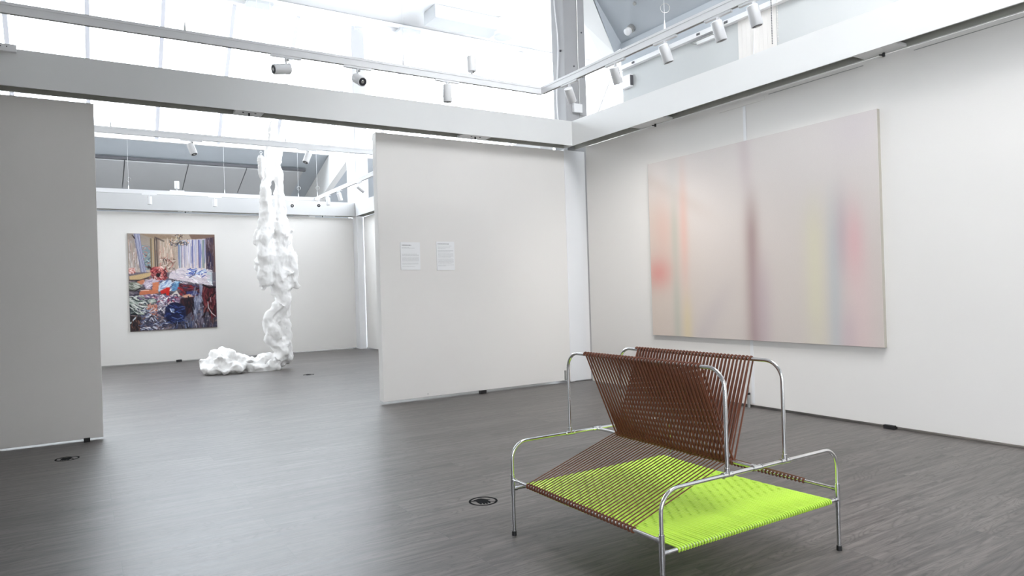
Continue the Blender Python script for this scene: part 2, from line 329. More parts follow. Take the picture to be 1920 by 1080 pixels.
# front gallery shell: right outer wall, sloped ceiling, gable rafter
XO, ZO, YE = 8.013, 5.67, 8.95
struct('wall_outer_right', bx(XO, XO+0.15, -6, YE, 0, ZO), OUTER)
sl = (9.1-ZO)/(XO-5.24)
bm = BM(); poly8(bm, [(XO, -6, ZO), (XO, YE, ZO), (5.24, YE, 9.1), (5.24, -6, 9.1)], [(XO+0.1, -6, ZO+0.1), (XO+0.1, YE, ZO+0.1), (5.34, YE, 9.2), (5.34, -6, 9.2)])
struct('ceiling_sloped', bm, CEIL)
bm = BM()
fr_ = [(8.03, YE, 5.62), (7.84, YE, 5.50), (7.42, YE, 6.34), (6.35, YE, 8.4), (6.15, YE, 9.1), (5.3, YE, 9.1), (7.71, YE, 6.06)]
bk_ = [(8.03, YE+0.5, 5.62), (7.99, YE+0.5, 5.55), (7.61, YE+0.5, 6.12), (6.45, YE+0.5, 8.2), (6.1, YE+0.5, 9.1), (5.3, YE+0.5, 9.1), (7.75, YE+0.5, 6.06)]
poly8(bm, fr_, bk_); raf = struct('trim_12', bm, BEAM)
q_ = [(8.03, 5.62), (7.84, 5.50), (7.42, 6.34), (7.10, 6.96), (7.40, 7.10), (7.71, 6.42), (7.80, 6.22)]
bm = BM(); poly8(bm, [(x, YE-0.012, z) for x, z in q_], [(x, YE-0.001, z) for x, z in q_]); obj('rafter_board', bm, CEIL, raf)
struct('trim_13', bx(XO+0.12, XO+0.2, 9.16, 9.24, 0, 5.6), WHITE)
br = obj('cross_brace', tb([(8.15, 9.20, 5.47), (7.00, 9.06, 3.42)], 0.02, 8), WHITE); tag(br, 'thin white diagonal brace beside the corner column, under the gable rafter', 'brace')
# tray and fittings along the outer wall
tr = thing('cable_tray', 'white cable tray running along the outer wall below the sloped ceiling', 'cable tray', (XO-0.06, 0, 5.20))
obj('tray', bx(-0.02, 0.06, -5, 8.93, 0, 0.07), WHITE, tr); obj('upper_strip', bx(0.02, 0.06, -5, 8.93, 0.07, 0.46), CEIL, tr)
for y in (8.55, 7.75, 7.12, 6.6): obj('clip', bx(-0.03, -0.02, y, y+0.06, 0.02, 0.05), DARKT, tr)
wb = thing('alarm_box', 'small white box on the outer wall near the corner column', 'electrical box', (XO-0.07, 8.78, 4.87))
obj('housing', bx(0, 0.07, -0.10, 0.13, 0, 0.21), WHITE, wb, bevel=0.006); obj('side_plate', bx(0.0, 0.068, -0.104, -0.100, 0.02, 0.19), DARKT, wb)
lf = thing('emergency_light', 'flat white light fitting jutting from the outer wall under the tray', 'light', (XO-0.02, 6.72, 5.08))
obj('base', bx(-0.03, 0.02, 0.0, 0.5, 0.02, 0.09), WHITE, lf)
bm = BM(); tube(bm, [(-0.03, 0.5, 0.03), (-0.20, 0.45, 0.0), (-0.20, 0.05, 0.0), (-0.03, 0.0, 0.03)], 0.008, 6); obj('wire_guard', bm, GREYM, lf)
# smoke detector on the sloped ceiling
sd = thing('smoke_detector', 'round white smoke detector on the blue grey sloped ceiling', 'smoke detector', (7.90, 8.55, 5.80))
k = Vector((-sl, 0, -1)).normalized()
obj('base', tb([Vector((0, 0, 0)), k*0.05], 0.07, 16), GREYM, sd, smooth=True)
obj('sensor_head', tb([k*0.05, k*0.09, k*0.15, k*0.17], [0.03, 0.062, 0.062, 0.03], 16), WHITE, sd, smooth=True)
sd2 = obj('ceiling_anchor', tb([Vector((7.70, 8.24, 6.06))-k*0.0, Vector((7.70, 8.24, 6.06))+k*0.03], 0.03, 12), GREYM); tag(sd2, 'tiny round grey anchor on the sloped ceiling above the smoke detector', 'anchor')
# roller blind bars on the outer wall, its chain and rod
rb = thing('wall_blind', 'pale vertical ribbed blind on the outer wall behind the spotlights', 'blind', (XO-0.05, 5.4, 4.05))
for i in range(9): obj('slat', bx(0.036, 0.042, 0.45+i*0.07, 0.45+i*0.07+0.068, 0.0, 1.60), WALL, rb)
bc = thing('bead_chain', 'dark beaded pull chain hanging in front of the outer wall', 'pull chain', (XO-0.12, 5.84, 4.67))
bm = BM()
for i in range(60): ball(bm, (0, 0, i*0.022), 0.008, seg=6, rings=4)
tube(bm, [(0, 0, 0), (0, 0, 1.32)], 0.002, 4); obj('chain', bm, DARKT, bc)
bm = BM()
for i in range(60): ball(bm, (0.0, -0.09, i*0.022), 0.008, seg=6, rings=4)
obj('chain', bm, WALL, bc)
# opaque roof pieces over the front gallery (the invented light opening stays free)
struct('ceiling_front', bx(-1.75, 3.1, -6, 8.9, 9.10, 9.2), CEILW)
struct('ceiling_front_edge', bx(3.1, 5.3, 3.1, 8.9, 9.10, 9.2), CEILW)
struct('ceiling_front_back', bx(3.1, 5.3, -6, -1.1, 9.10, 9.2), CEILW)
struct('light_baffle', bx(2.95, 3.10, -6, 5.5, 6.4, 9.1), CEILW)      # unseen baffle, added to keep the roof fill off the left panel
bm = BM(); box(bm, -1.75, -1.6, -2.0, 0.5, 0, 9.1); box(bm, -1.75, -0.75, 0.5, 8.97, 0, 9.1); box(bm, -1.75, -1.6, -6.0, -5.4, 0, 9.1); box(bm, -1.75, -1.6, -5.4, -2.0, 0, 0.6); box(bm, -1.75, -1.6, -5.4, -2.0, 3.8, 9.1)
struct('wall_side_added', bm, SIDE)  # unseen wall, its fin added to shade the left panel from the side opening
struct('wall_front', bx(-1.75, XO, -6.1, -6.0, 0, 9.2), WALL)

# ------------------------------------------------------------------ lighting tracks
def track(name, label, x0, x1, y0, y1, z=3.90):
    t = thing(name, label, 'track', (x0, y0, z)); W_, D_ = x1-x0, y1-y0
    for (a0, a1, b0, b1) in ((0, W_, D_-0.02, D_+0.02), (0, W_, -0.02, 0.02), (-0.02, 0.02, 0.02, D_-0.02), (W_-0.02, W_+0.02, 0.02, D_-0.02)):
        bm = BM(); box(bm, a0, a1, b0, b1, 0.03, 0.055); box(bm, a0+0.006 if a1-a0 < 0.1 else a0, a1-0.006 if a1-a0 < 0.1 else a1, b0+0.006 if b1-b0 < 0.1 else b0, b1-0.006 if b1-b0 < 0.1 else b1, 0.018, 0.03)
        rail = obj('rail', bm, WHITE, t)
        bm = BM(); box(bm, a0, a1, b0, b1, -0.035, 0.018); r2 = obj('power_rail', bm, WHITE, t)
        bm = BM()
        if a1-a0 > 0.1: box(bm, a0+0.02, a1-0.02, (b0+b1)/2-0.008, (b0+b1)/2+0.008, -0.0365, -0.0345)
        else: box(bm, (a0+a1)/2-0.008, (a0+a1)/2+0.008, b0+0.02, b1-0.02, -0.0365, -0.0345)
        obj('groove', bm, GROOVE, r2)
    return t
track('lighting_track', 'white suspended track loop with spotlights over the front gallery', -3.2, 4.83, -1.5, 6.86)
track('lighting_track', 'white suspended track loop with spotlights over the rear gallery behind the doorway', -3.2, 5.04, 11.1, 17.15)

def spot(x, y, along, d, label, up=False, z=3.90, group='track spotlights', r=0.050, L=0.175, power=0):
    t = thing('spotlight', label, 'spotlight', (x, y, z), 0, group)
    sgn = 1 if up else -1; zb = 0.055 if up else -0.035
    dx, dy = (0.15, 0.016) if along == 'x' else (0.016, 0.15)
    obj('adapter', bx(-dx, dx, -dy, dy, *sorted((zb, zb+sgn*0.022))), WHITE, t, bevel=0.003)
    ax = Vector((1, 0, 0)) if along == 'x' else Vector((0, 1, 0)); jz = zb+sgn*0.022
    bm = BM(); tube(bm, [(0, 0, jz), (0, 0, jz+sgn*0.03)], 0.016, 10); tube(bm, [(0, 0, jz+sgn*0.025), (0, 0, jz+sgn*0.065)], 0.008, 8)
    obj('stem', bm, WHITE, t, smooth=True)
    bm = BM(); kn = Vector((0.02*ax.y+0.014*ax.x, 0.02*ax.x*-1+0.014*ax.y, jz+sgn*0.022)); ball(bm, kn, 0.012, seg=10, rings=6); obj('pivot_knob', bm, GREYM, t)
    d = Vector(d).normalized(); p = Vector((0, 0, jz+sgn*0.06)); c0 = p-d*0.030+(Vector((0, 0, sgn))-d*d.z*sgn)*0.045; c1_ = c0+d*L
    bm = BM(); tube(bm, [c0, c0+d*0.006, c1_-d*0.004, c1_], [r*0.88, r, r, r*0.96], 24); obj('lamp_head', bm, WHITE, t, smooth=True)
    bm = BM(); tube(bm, [c1_-d*0.001, c1_+d*0.002], r*0.80, 20); lens = obj('lens', bm, LENS, t)
    bm = BM(); tube(bm, [c1_+d*0.002, c1_+d*0.006], [r*0.35, r*0.25], 12); obj('reflector', bm, GREYM, lens)
    if power:
        l = bpy.data.lights.new('lamp_beam', 'SPOT'); l.energy = power; l.spot_size = R(100); l.spot_blend = 1.0; l.shadow_soft_size = 0.04; l.color = (1.0, 0.97, 0.93)
        lo_ = bpy.data.objects.new('lamp_beam', l); C.objects.link(lo_); lo_.location = Vector((x, y, z))+c1_+d*0.02; lo_.rotation_euler = d.to_track_quat('-Z', 'Y').to_euler()
    return t
YA, XB = 6.86, 4.83
spot(1.77, YA, 'x', (-0.93, -0.2, -0.22), 'white spotlight turned sideways, leftmost on the long front track')
spot(2.50, YA, 'x', (0.08, -0.86, -0.45), 'white spotlight with its lens facing the viewer, second from left on front track')
spot(3.54, YA, 'x', (0.0, 0.02, -1), 'white spotlight hanging straight down from the long front track', L=0.19)
spot(3.86, YA, 'x', (0.0, 0.0, 1), 'white spotlight standing upright on top of the long front track', up=True)
spot(XB, 6.30, 'y', (0.55, 0.28, -0.78), 'white spotlight in front of the corner column, nearest the bend of the front track', power=75)
spot(XB, 5.50, 'y', (0.44, 0.12, -0.88), 'white spotlight aimed at the right wall, second from the bend of the front track', power=55)
spot(XB, 4.77, 'y', (0.28, -0.12, -0.95), 'white spotlight aimed at the right wall, third from the bend of the front track', power=12)
spot(XB, 4.12, 'y', (0.26, -0.10, -0.95), 'white spotlight aimed at the right wall, fourth from the bend of the front track', power=12)
spot(XB, 3.74, 'y', (0.22, -0.10, -0.97), 'white spotlight at the photo\'s top edge, fifth from the bend of the front track', power=12)
obj('pull_rod', tb([(-0.038, 0.77, 0.50), (0.0, 0.75, 1.20)], 0.010, 8), WHITE, rb)
YC, YD, XE = 11.1, 17.15, 5.04
spot(1.45, YC, 'x', (0.28, -0.3, -0.9), 'white spotlight on the nearer rear track, left of the hanging sculpture')
spot(3.16, YC, 'x', (-0.40, -0.2, -0.88), 'white spotlight on the nearer rear track, right of the hanging sculpture')
spot(1.35, YD, 'x', (0, 0.02, -1), 'white spotlight hanging down above the dark painting, left of two on the farther rear track')
spot(2.70, YD, 'x', (0, 0.02, -1), 'white spotlight hanging down between painting and sculpture on the farther rear track')
spot(1.91, YD, 'x', (0, 0, 1), 'white spotlight standing upright on the farther rear track above the painting', up=True)
spot(4.47, YD, 'x', (-0.25, -0.93, -0.25), 'white spotlight with dark lens on the farther rear track, right of the sculpture', L=0.14)
spot(5.04, 16.85, 'y', (-0.28, -0.90, -0.35), 'white spotlight with round dark lens at the bend of the rear track', L=0.14)
spot(XE, 16.1, 'y', (0.05, 0, -1), 'white spotlight hanging straight down, second after the bend of the rear track')
spot(XE, 15.25, 'y', (0.30, 0.1, -0.95), 'white spotlight tilted to the right, third after the bend of the rear track')
spot(XE, 13.9, 'y', (0.75, -0.1, -0.6), 'white spotlight in front of the rear column, nearest the partition edge')

def hanger(x, y, label, ring=True, ztop=9.1, ringz=0.16, m=None):
    t = thing('suspension_wire', label, 'wire', (x, y, 3.955), 0, 'track suspension wires')
    bm = BM(); tube(bm, [(0, 0, 0), (0, 0, 0.035), (0, 0, 0.09)], [0.012, 0.010, 0.003], 8); obj('hook', bm, WHITE, t)
    obj('wire', tb([(0, 0, 0.08), (0, 0, ztop-3.955)], 0.0022, 5), WHITE, t)
    if ring:
        bm = BM(); tube(bm, ring_pts((0.012, 0, ringz+0.05), 0.045, (0.85, -0.53, 0), (0, 0, 1), 20), 0.0035, 6); obj('wire_coil', bm, GREYM, t)
hanger(XB, 4.77, 'thin wire with a coiled loop holding the right arm of the front track', ztop=9.1)
hanger(3.02, YA, 'long thin wire holding the middle of the long front track', ring=False)
hanger(0.87, YA, 'thin wire with small hook at the left part of the long front track', ring=False)
hanger(0.42, YC, 'thin wire with coiled loop near the left panel, on the nearer rear track')
hanger(2.82, YC, 'thin wire with coiled loop beside the sculpture top, on the nearer rear track')
hanger(0.95, YD, 'thin wire with coiled loop above the dark painting, on the farther rear track', ztop=7.2)
hanger(2.92, YD, 'thin wire with long hook left of the sculpture, on the farther rear track', ring=False, ztop=7.2)
hanger(4.63, YD, 'thin wire with coiled loop right of the sculpture, on the farther rear track', ztop=7.2)
hanger(XE, 16.95, 'thin wire with coiled loop at the bend of the rear track', ztop=7.2)

# ------------------------------------------------------------------ paintings
def lin(c): return tuple(((v/255)/12.92 if v/255 <= 0.04045 else (((v/255)+0.055)/1.055)**2.4) for v in c)
def paint_mat(name, weave, amt):
    m = bpy.data.materials.new(name); m.use_nodes = True; nt = m.node_tree; b = nt.nodes['Principled BSDF']
    a = nt.nodes.new('ShaderNodeAttribute'); a.attribute_name = 'paint'
    tc = nt.nodes.new('ShaderNodeTexCoord'); mp = nt.nodes.new('ShaderNodeMapping'); mp.inputs['Scale'].default_value = (weave*0.25, weave*0.25, weave)
    n = nt.nodes.new('ShaderNodeTexNoise'); n.inputs['Scale'].default_value = 1; n.inputs['Detail'].default_value = 4
    nt.links.new(tc.outputs['Object'], mp.inputs[0]); nt.links.new(mp.outputs[0], n.inputs['Vector'])
    mr = nt.nodes.new('ShaderNodeMapRange'); mr.inputs['To Min'].default_value = 1-amt; mr.inputs['To Max'].default_value = 1+amt
    nt.links.new(n.outputs['Fac'], mr.inputs[0])
    mx = nt.nodes.new('ShaderNodeMix'); mx.data_type = 'RGBA'; mx.blend_type = 'MULTIPLY'; mx.inputs['Factor'].default_value = 1
    nt.links.new(a.outputs['Color'], mx.inputs['A']); nt.links.new(mr.outputs[0], mx.inputs['B']); nt.links.new(mx.outputs['Result'], b.inputs['Base Color'])
    b.inputs['Roughness'].default_value = 0.6; b.inputs['Specular IOR Level'].default_value = 0.25
    return m
def painted(name, parent, P, nu, nv, fn, m):
    """P(u,v) -> position on the canvas face"""
    vs = [P(i/nu, j/nv) for j in range(nv+1) for i in range(nu+1)]
    fs = [(j*(nu+1)+i, j*(nu+1)+i+1, (j+1)*(nu+1)+i+1, (j+1)*(nu+1)+i) for j in range(nv) for i in range(nu)]
    me = bpy.data.meshes.new(name); me.from_pydata(vs, [], fs); me.materials.append(m)
    at = me.color_attributes.new('paint', 'FLOAT_COLOR', 'POINT')
    for j in range(nv+1):
        for i in range(nu+1):
            c = fn(i/nu, j/nv); at.data[j*(nu+1)+i].color = (*lin(c), 1)
    o = bpy.data.objects.new(name, me); C.objects.link(o); o.parent = parent; return o
def mixc(a, b, t): return tuple(a[i]+(b[i]-a[i])*t for i in range(3))
def sm(x, a, b):
    t = max(0, min(1, (x-a)/(b-a))) if a != b else float(x > a); return t*t*(3-2*t)
def g(x, c, wd): return math.exp(-((x-c)/wd)**2)

def abstract(u, v):
    c = mixc((222, 216, 213), (207, 197, 190), sm(v, 0, 0.75))
    c = mixc(c, (216, 198, 182), 0.75*sm(0.36-u, 0, 0.32)*sm(v, 0.05+0.9*max(0, u-0.05), 0.35+0.9*u))
    c = mixc(c, (196, 178, 166), 0.35*g(v-0.09-0.75*u, 0, 0.05)*sm(0.42-u, 0, 0.2))
    c = mixc(c, (222, 166, 150), 0.45*g(u, 0.08, 0.07)*g(v, 0.40, 0.18))
    c = mixc(c, (215, 130, 120), 0.85*g(u, 0.045, 0.075)*g(v, 0.64, 0.085))
    c = mixc(c, (180, 184, 168), 0.75*g(u, 0.145, 0.022)*sm(v, 0.12, 0.4)*(1-0.3*g(v, 0.62, 0.1)))
    c = mixc(c, (226, 170, 154), 0.70*g(u, 0.195, 0.022)*g(v, 0.42, 0.30))
    c = mixc(c, (220, 202, 150), 0.75*g(u, 0.200, 0.026)*sm(v, 0.66, 0.95))
    c = mixc(c, (196, 200, 196), 0.40*g(u, 0.14, 0.04)*g(v, 0.12, 0.14))
    c = mixc(c, (196, 180, 184), 0.55*g(u-0.5-0.012*math.sin(v*4), 0, 0.030)*sm(0.35-v, 0, 0.25))
    c = mixc(c, (140, 112, 110), 0.80*g(u-0.525, 0, 0.030)*sm(v, 0.16, 0.5))
    c = mixc(c, (172, 150, 160), 0.55*g(u-0.56, 0, 0.04)*sm(v, 0.45, 0.8))
    c = mixc(c, (188, 178, 180), 0.5*g(u+0.5*v, 0.77, 0.05)*sm(v, 0.6, 0.9)*sm(0.52-u, 0, 0.08))
    c = mixc(c, (216, 212, 178), 0.75*g(u, 0.775, 0.040)*sm(v, 0.22, 0.55)*(1-0.4*sm(v, 0.8, 1)))
    c = mixc(c, (176, 186, 190), 0.75*g(u, 0.845, 0.026)*sm(v, 0.20, 0.62))
    c = mixc(c, (170, 152, 164), 0.60*g(u, 0.875, 0.024)*g(v, 0.52, 0.18))
    c = mixc(c, (222, 160, 166), 0.72*g(u, 0.915, 0.032)*g(v, 0.56, 0.17))
    c = mixc(c, (224, 190, 190), 0.55*g(u, 0.93, 0.05)*sm(v, 0.3, 0.9))
    c = mixc(c, (190, 164, 176), 0.45*g(u, 0.885, 0.03)*sm(v, 0.75, 0.95))
    c = mixc(c, (206, 196, 204), 0.45*g(u, 0.93, 0.09)*g(v, 0.06, 0.12))
    return mixc(c, (216, 206, 200), 0.30)
py0, py1, pz0, pz1 = 7.046, 3.80, 0.807, 3.178
bp = thing('abstract_painting', 'large pale beige and pink blurred striped canvas on the right wall', 'painting', (XW-0.045, (py0+py1)/2, pz0))
obj('canvas_body', bx(0.001, 0.045, -(py0-py1)/2, (py0-py1)/2, 0, pz1-pz0), CANVAS, bp)
painted('painted_face', bp, lambda u, v: (0.0, (py0-py1)/2-u*(py0-py1), (pz1-pz0)*(1-v)), 110, 80, abstract, paint_mat('linen_paint', 260, 0.06))

import numpy as np
NPU, NPV = 210, 250
class Picture:
    """an oil painting laid down stroke by stroke, in the painting's own grid"""
    def __init__(s, base): s.a = np.zeros((NPV+1, NPU+1, 3)); s.a[:] = base; s.Y, s.X = np.mgrid[0:NPV+1, 0:NPU+1].astype(float); s.rng = np.random.RandomState(5)
    def q(s, x, y):          # sketch coordinates -> grid
        v = (y-137)/655.0; u = (x-217-13*v)/583.0; v = (y-137-11*u)/(660-38*u); return u*NPU, v*NPV
    def line(s, pts, w, col, al=0.9, jit=0.10):
        P = [s.q(*p) for p in pts]; w = w*NPU/583.0
        k = 1+s.rng.uniform(-jit, jit); col = np.clip(np.array(col, float)*k, 0, 255)
        for (x0, y0), (x1, y1) in zip(P[:-1], P[1:]):
            xa, xb = int(max(0, min(x0, x1)-w-2)), int(min(NPU, max(x0, x1)+w+2)); ya, yb = int(max(0, min(y0, y1)-w-2)), int(min(NPV, max(y0, y1)+w+2))
            if xb < xa or yb < ya: continue
            X, Y = s.X[ya:yb+1, xa:xb+1], s.Y[ya:yb+1, xa:xb+1]; dx, dy = x1-x0, y1-y0; L = dx*dx+dy*dy+1e-9
            t = np.clip(((X-x0)*dx+(Y-y0)*dy)/L, 0, 1); d = np.hypot(X-x0-t*dx, Y-y0-t*dy)
            m = np.clip((w*0.5+0.6-d)/1.0, 0, 1)[..., None]*al; s.a[ya:yb+1, xa:xb+1] = s.a[ya:yb+1, xa:xb+1]*(1-m)+col*m
    def fill(s, pts, col, al=0.95, tex=0.05, col2=None):
        P = [s.q(*p) for p in pts]; ins = np.zeros(s.X.shape, bool); n = len(P)
        for i in range(n):
            (x0, y0), (x1, y1) = P[i], P[(i+1) % n]
            if abs(y1-y0) < 1e-9: continue
            c = ((s.Y < y0) != (s.Y < y1)) & (s.X < (x1-x0)*(s.Y-y0)/(y1-y0)+x0); ins ^= c
        m = ins.astype(float)
        for ax in (0, 1): m = (np.roll(m, 1, ax)+2*m+np.roll(m, -1, ax))/4
        nz = 1+tex*(s.rng.rand(*s.X.shape)-.5)*2; m = m[..., None]*al
        c = np.array(col, float)[None, None, :]*np.ones(s.a.shape)
        if col2 is not None:
            ys = [p[1] for p in P]; t = np.clip((s.Y-min(ys))/(max(ys)-min(ys)+1e-9), 0, 1)[..., None]; c = c*(1-t)+np.array(col2, float)*t
        s.a = s.a*(1-m)+np.clip(c*nz[..., None], 0, 255)*m
    def ell(s, x, y, rx, ry, col, al=0.95, **k): s.fill([(x+rx*math.cos(t), y+ry*math.sin(t)) for t in [2*math.pi*i/18 for i in range(18)]], col, al, **k)
    def scrib(s, x0, x1, y0, y1, n, L, w, cols, ang=(-1.2, 1.2), al=0.8):
        for _ in range(n):
            x, y = s.rng.uniform(x0, x1), s.rng.uniform(y0, y1); a = s.rng.uniform(*ang); l = L*s.rng.uniform(.5, 1.2); b = s.rng.uniform(-.5, .5)
            s.line([(x-l/2*math.cos(a), y-l/2*math.sin(a)), (x+l*b*.25*math.sin(a), y-l*b*.25*math.cos(a)), (x+l/2*math.cos(a), y+l/2*math.sin(a))], w*s.rng.uniform(.6, 1.3), cols[s.rng.randint(len(cols))], al)
def make_interior():
    p = Picture((128, 112, 108)); V = (1.45, 1.69)
    p.fill([(215, 135), (805, 135), (805, 400), (215, 420)], (176, 158, 140), col2=(190, 172, 158))
    p.fill([(215, 135), (400, 150), (385, 400), (215, 420)], (150, 138, 128), col2=(190, 176, 164))
    p.fill([(290, 140), (500, 150), (560, 175), (400, 178)], (150, 128, 108)); p.fill([(620, 145), (805, 145), (805, 175), (640, 180)], (120, 96, 84))
    p.scrib(225, 290, 170, 380, 60, 60, 5, [(206, 200, 200), (170, 160, 156), (140, 128, 124), (220, 214, 210), (184, 160, 150)], V)
    p.scrib(395, 530, 190, 360, 90, 50, 5, [(206, 186, 168), (190, 160, 140), (170, 140, 124), (220, 204, 190), (200, 150, 136)], V, .6)
    p.fill([(305, 215), (362, 225), (362, 385), (318, 380)], (128, 144, 150)); p.scrib(308, 360, 225, 375, 40, 22, 5, [(170, 190, 196), (96, 110, 120), (190, 120, 110), (150, 160, 150)], (-1, 1))
    for x, c in ((366, (120, 100, 70)), (380, (176, 150, 110)), (392, (84, 70, 60)), (404, (60, 52, 50)), (414, (130, 112, 100))): p.line([(x, 175), (x+4, 390)], 9, c, .8)
    p.line([(395, 165), (450, 190)], 10, (70, 60, 60), .6)
    p.scrib(420, 525, 300, 375, 50, 20, 3, [(190, 100, 90), (120, 70, 64), (230, 214, 204), (90, 60, 56)], (-1.5, 1.5))
    p.line([(452, 330), (446, 316), (455, 308), (466, 318), (468, 342)], 3, (40, 30, 34))
    # left curtain tied in a sweep
    p.fill([(255, 140), (292, 140), (305, 230), (318, 320), (335, 400), (300, 410), (288, 330), (270, 230)], (150, 150, 176))
    for d in range(9): p.line([(262+d*4, 142), (276+d*3.4, 230), (292+d*3.2, 320), (303+d*3.8, 400)], 3.5, [(60, 60, 86), (206, 206, 222), (110, 112, 150), (236, 236, 242), (84, 86, 120), (190, 190, 214)][d % 6], .85)
    p.line([(248, 150), (262, 170), (255, 160)], 8, (50, 40, 40), .6)
    # window curtains
    p.fill([(545, 185), (745, 175), (740, 385), (545, 380)], (190, 186, 200), col2=(222, 208, 204))
    for k in range(70):
        x = p.rng.uniform(548, 742); y0 = p.rng.uniform(180, 230); y1 = p.rng.uniform(290, 390)
        p.line([(x, y0), (x+p.rng.uniform(-4, 4), (y0+y1)/2), (x+p.rng.uniform(-3, 3), y1)], p.rng.uniform(2, 5), [(120, 128, 180), (214, 210, 222), (160, 160, 190), (90, 98, 160), (232, 226, 230), (206, 180, 176), (146, 140, 160)][p.rng.randint(7)], .7)
    for x, c in ((553, (106, 130, 160)), (560, (190, 206, 216)), (645, (80, 86, 150)), (662, (196, 200, 220)), (688, (50, 56, 130)), (696, (110, 120, 180)), (714, (110, 130, 120)), (722, (90, 108, 104))): p.line([(x, 185), (x+2, 370)], 6, c, .85)
    p.fill([(735, 175), (800, 165), (800, 480), (740, 390)], (66, 52, 66)); p.scrib(740, 795, 180, 390, 50, 50, 5, [(40, 34, 60), (110, 96, 110), (160, 150, 160), (84, 60, 64), (54, 50, 84)], V)
    p.fill([(785, 165), (802, 165), (810, 770), (798, 770)], (104, 78, 70), .7)
    # chandelier
    p.scrib(530, 580, 142, 215, 40, 22, 4, [(40, 36, 38), (206, 190, 160), (110, 104, 100), (236, 230, 214), (150, 110, 84)], (-1.5, 1.5), .9)
    for a, b in (((490, 190), (555, 200)), ((500, 215), (560, 195)), ((560, 200), (620, 205)), ((565, 190), (612, 180)), ((492, 185), (510, 210)), ((600, 190), (610, 212))): p.line([a, ((a[0]+b[0])/2, max(a[1], b[1])+10), b], 4, (70, 68, 72), .8)
    p.scrib(488, 620, 182, 218, 30, 12, 3.5, [(40, 40, 44), (220, 214, 204), (120, 130, 150), (230, 170, 130)], (-1.5, 1.5))
    # floor mass under everything
    p.fill([(215, 400), (810, 400), (815, 800), (215, 800)], (110, 100, 108), tex=.1, col2=(60, 60, 76))
    p.scrib(225, 800, 430, 790, 260, 50, 9, [(150, 140, 146), (70, 62, 72), (96, 88, 104), (44, 40, 52), (130, 110, 106), (84, 90, 112)], (-.8, .8), .7)
    # bed
    p.fill([(490, 400), (560, 370), (780, 385), (785, 490), (700, 480), (560, 455), (480, 440)], (222, 212, 218)); p.fill([(740, 388), (782, 392), (784, 492), (745, 470)], (196, 204, 208)); p.line([(748, 390), (780, 396), (782, 485)], 4, (110, 116, 130))
    p.scrib(500, 770, 385, 475, 90, 34, 5, [(240, 234, 240), (206, 190, 200), (230, 214, 220), (180, 170, 186), (250, 248, 250)], (-.4, .7), .8)
    p.scrib(610, 735, 378, 432, 46, 26, 5, [(90, 120, 190), (60, 76, 160), (210, 224, 240), (150, 176, 216), (240, 244, 250)], (-.9, .9), .9)
    p.line([(622, 435), (660, 415), (668, 390)], 4, (40, 44, 70)); p.line([(480, 420), (520, 370), (530, 400)], 4, (120, 110, 116), .7)
    # red heap
    p.fill([(360, 375), (390, 360), (440, 372), (470, 400), (465, 450), (420, 460), (380, 440), (358, 410)], (176, 92, 92)); p.scrib(362, 468, 366, 455, 60, 24, 6, [(226, 150, 140), (150, 40, 50), (236, 206, 200), (96, 30, 40), (206, 110, 104), (60, 26, 34)], (-1.5, 1.5), .9)
    p.ell(412, 418, 14, 14, (30, 20, 24)); p.line([(450, 385), (468, 405), (462, 440)], 6, (70, 30, 44)); p.ell(352, 365, 10, 10, (60, 46, 46))
    p.ell(243, 388, 22, 20, (206, 140, 130)); p.scrib(228, 262, 372, 410, 14, 14, 5, [(230, 196, 190), (176, 70, 66), (240, 220, 214)], (-1.5, 1.5)); p.fill([(225, 425), (330, 405), (370, 400), (360, 425), (290, 450), (228, 450)], (206, 176, 130)); p.line([(228, 452), (290, 452), (350, 436)], 6, (70, 56, 50))
    p.ell(256, 492, 42, 30, (128, 132, 120)); p.scrib(225, 296, 470, 520, 22, 36, 5, [(170, 172, 160), (90, 92, 84), (200, 200, 190)], (-.3, .5)); p.line([(226, 520), (262, 524), (296, 505)], 8, (50, 44, 44))
    # body of cloths, limbs
    p.fill([(272, 462), (320, 445), (330, 475), (300, 482)], (206, 130, 96)); p.fill([(318, 465), (370, 440), (415, 455), (400, 510), (330, 510)], (206, 190, 204)); p.scrib(320, 405, 450, 508, 30, 26, 5, [(236, 230, 240), (150, 130, 160), (90, 80, 110), (220, 200, 210)], (-.8, .8))
    p.fill([(376, 470), (425, 462), (412, 520), (372, 525)], (216, 130, 90)); p.fill([(290, 530), (330, 515), (410, 520), (415, 540), (350, 548), (290, 552)], (206, 120, 84)); p.line([(300, 522), (350, 520)], 6, (230, 190, 170))
    p.fill([(415, 490), (445, 455), (500, 452), (505, 485), (450, 520), (412, 530)], (206, 220, 236)); p.scrib(420, 500, 455, 520, 30, 34, 5, [(240, 246, 250), (150, 180, 214), (110, 130, 180)], (-1, -.2)); p.fill([(505, 480), (535, 458), (558, 465), (550, 500), (515, 530), (500, 520)], (110, 160, 200)); p.scrib(505, 552, 462, 520, 18, 20, 5, [(190, 220, 236), (50, 80, 130), (90, 140, 190)], (-1.2, .2))
    p.fill([(425, 525), (470, 500), (490, 500), (482, 572), (470, 572), (462, 540), (430, 545)], (206, 44, 36)); p.line([(470, 510), (480, 570)], 8, (226, 40, 34))
    p.fill([(550, 475), (690, 490), (700, 540), (650, 570), (560, 540)], (84, 36, 46)); p.scrib(552, 690, 485, 560, 50, 30, 7, [(44, 24, 36), (120, 50, 60), (70, 70, 100), (150, 40, 44), (30, 20, 28)], (-.6, .6)); p.line([(545, 505), (575, 520)], 9, (170, 40, 44))
    p.fill([(600, 530), (660, 525), (690, 545), (640, 560), (600, 555)], (54, 60, 110)); p.fill([(565, 560), (620, 545), (650, 562), (600, 575)], (222, 170, 140)); p.fill([(500, 550), (535, 522), (560, 560), (520, 572)], (220, 212, 204))
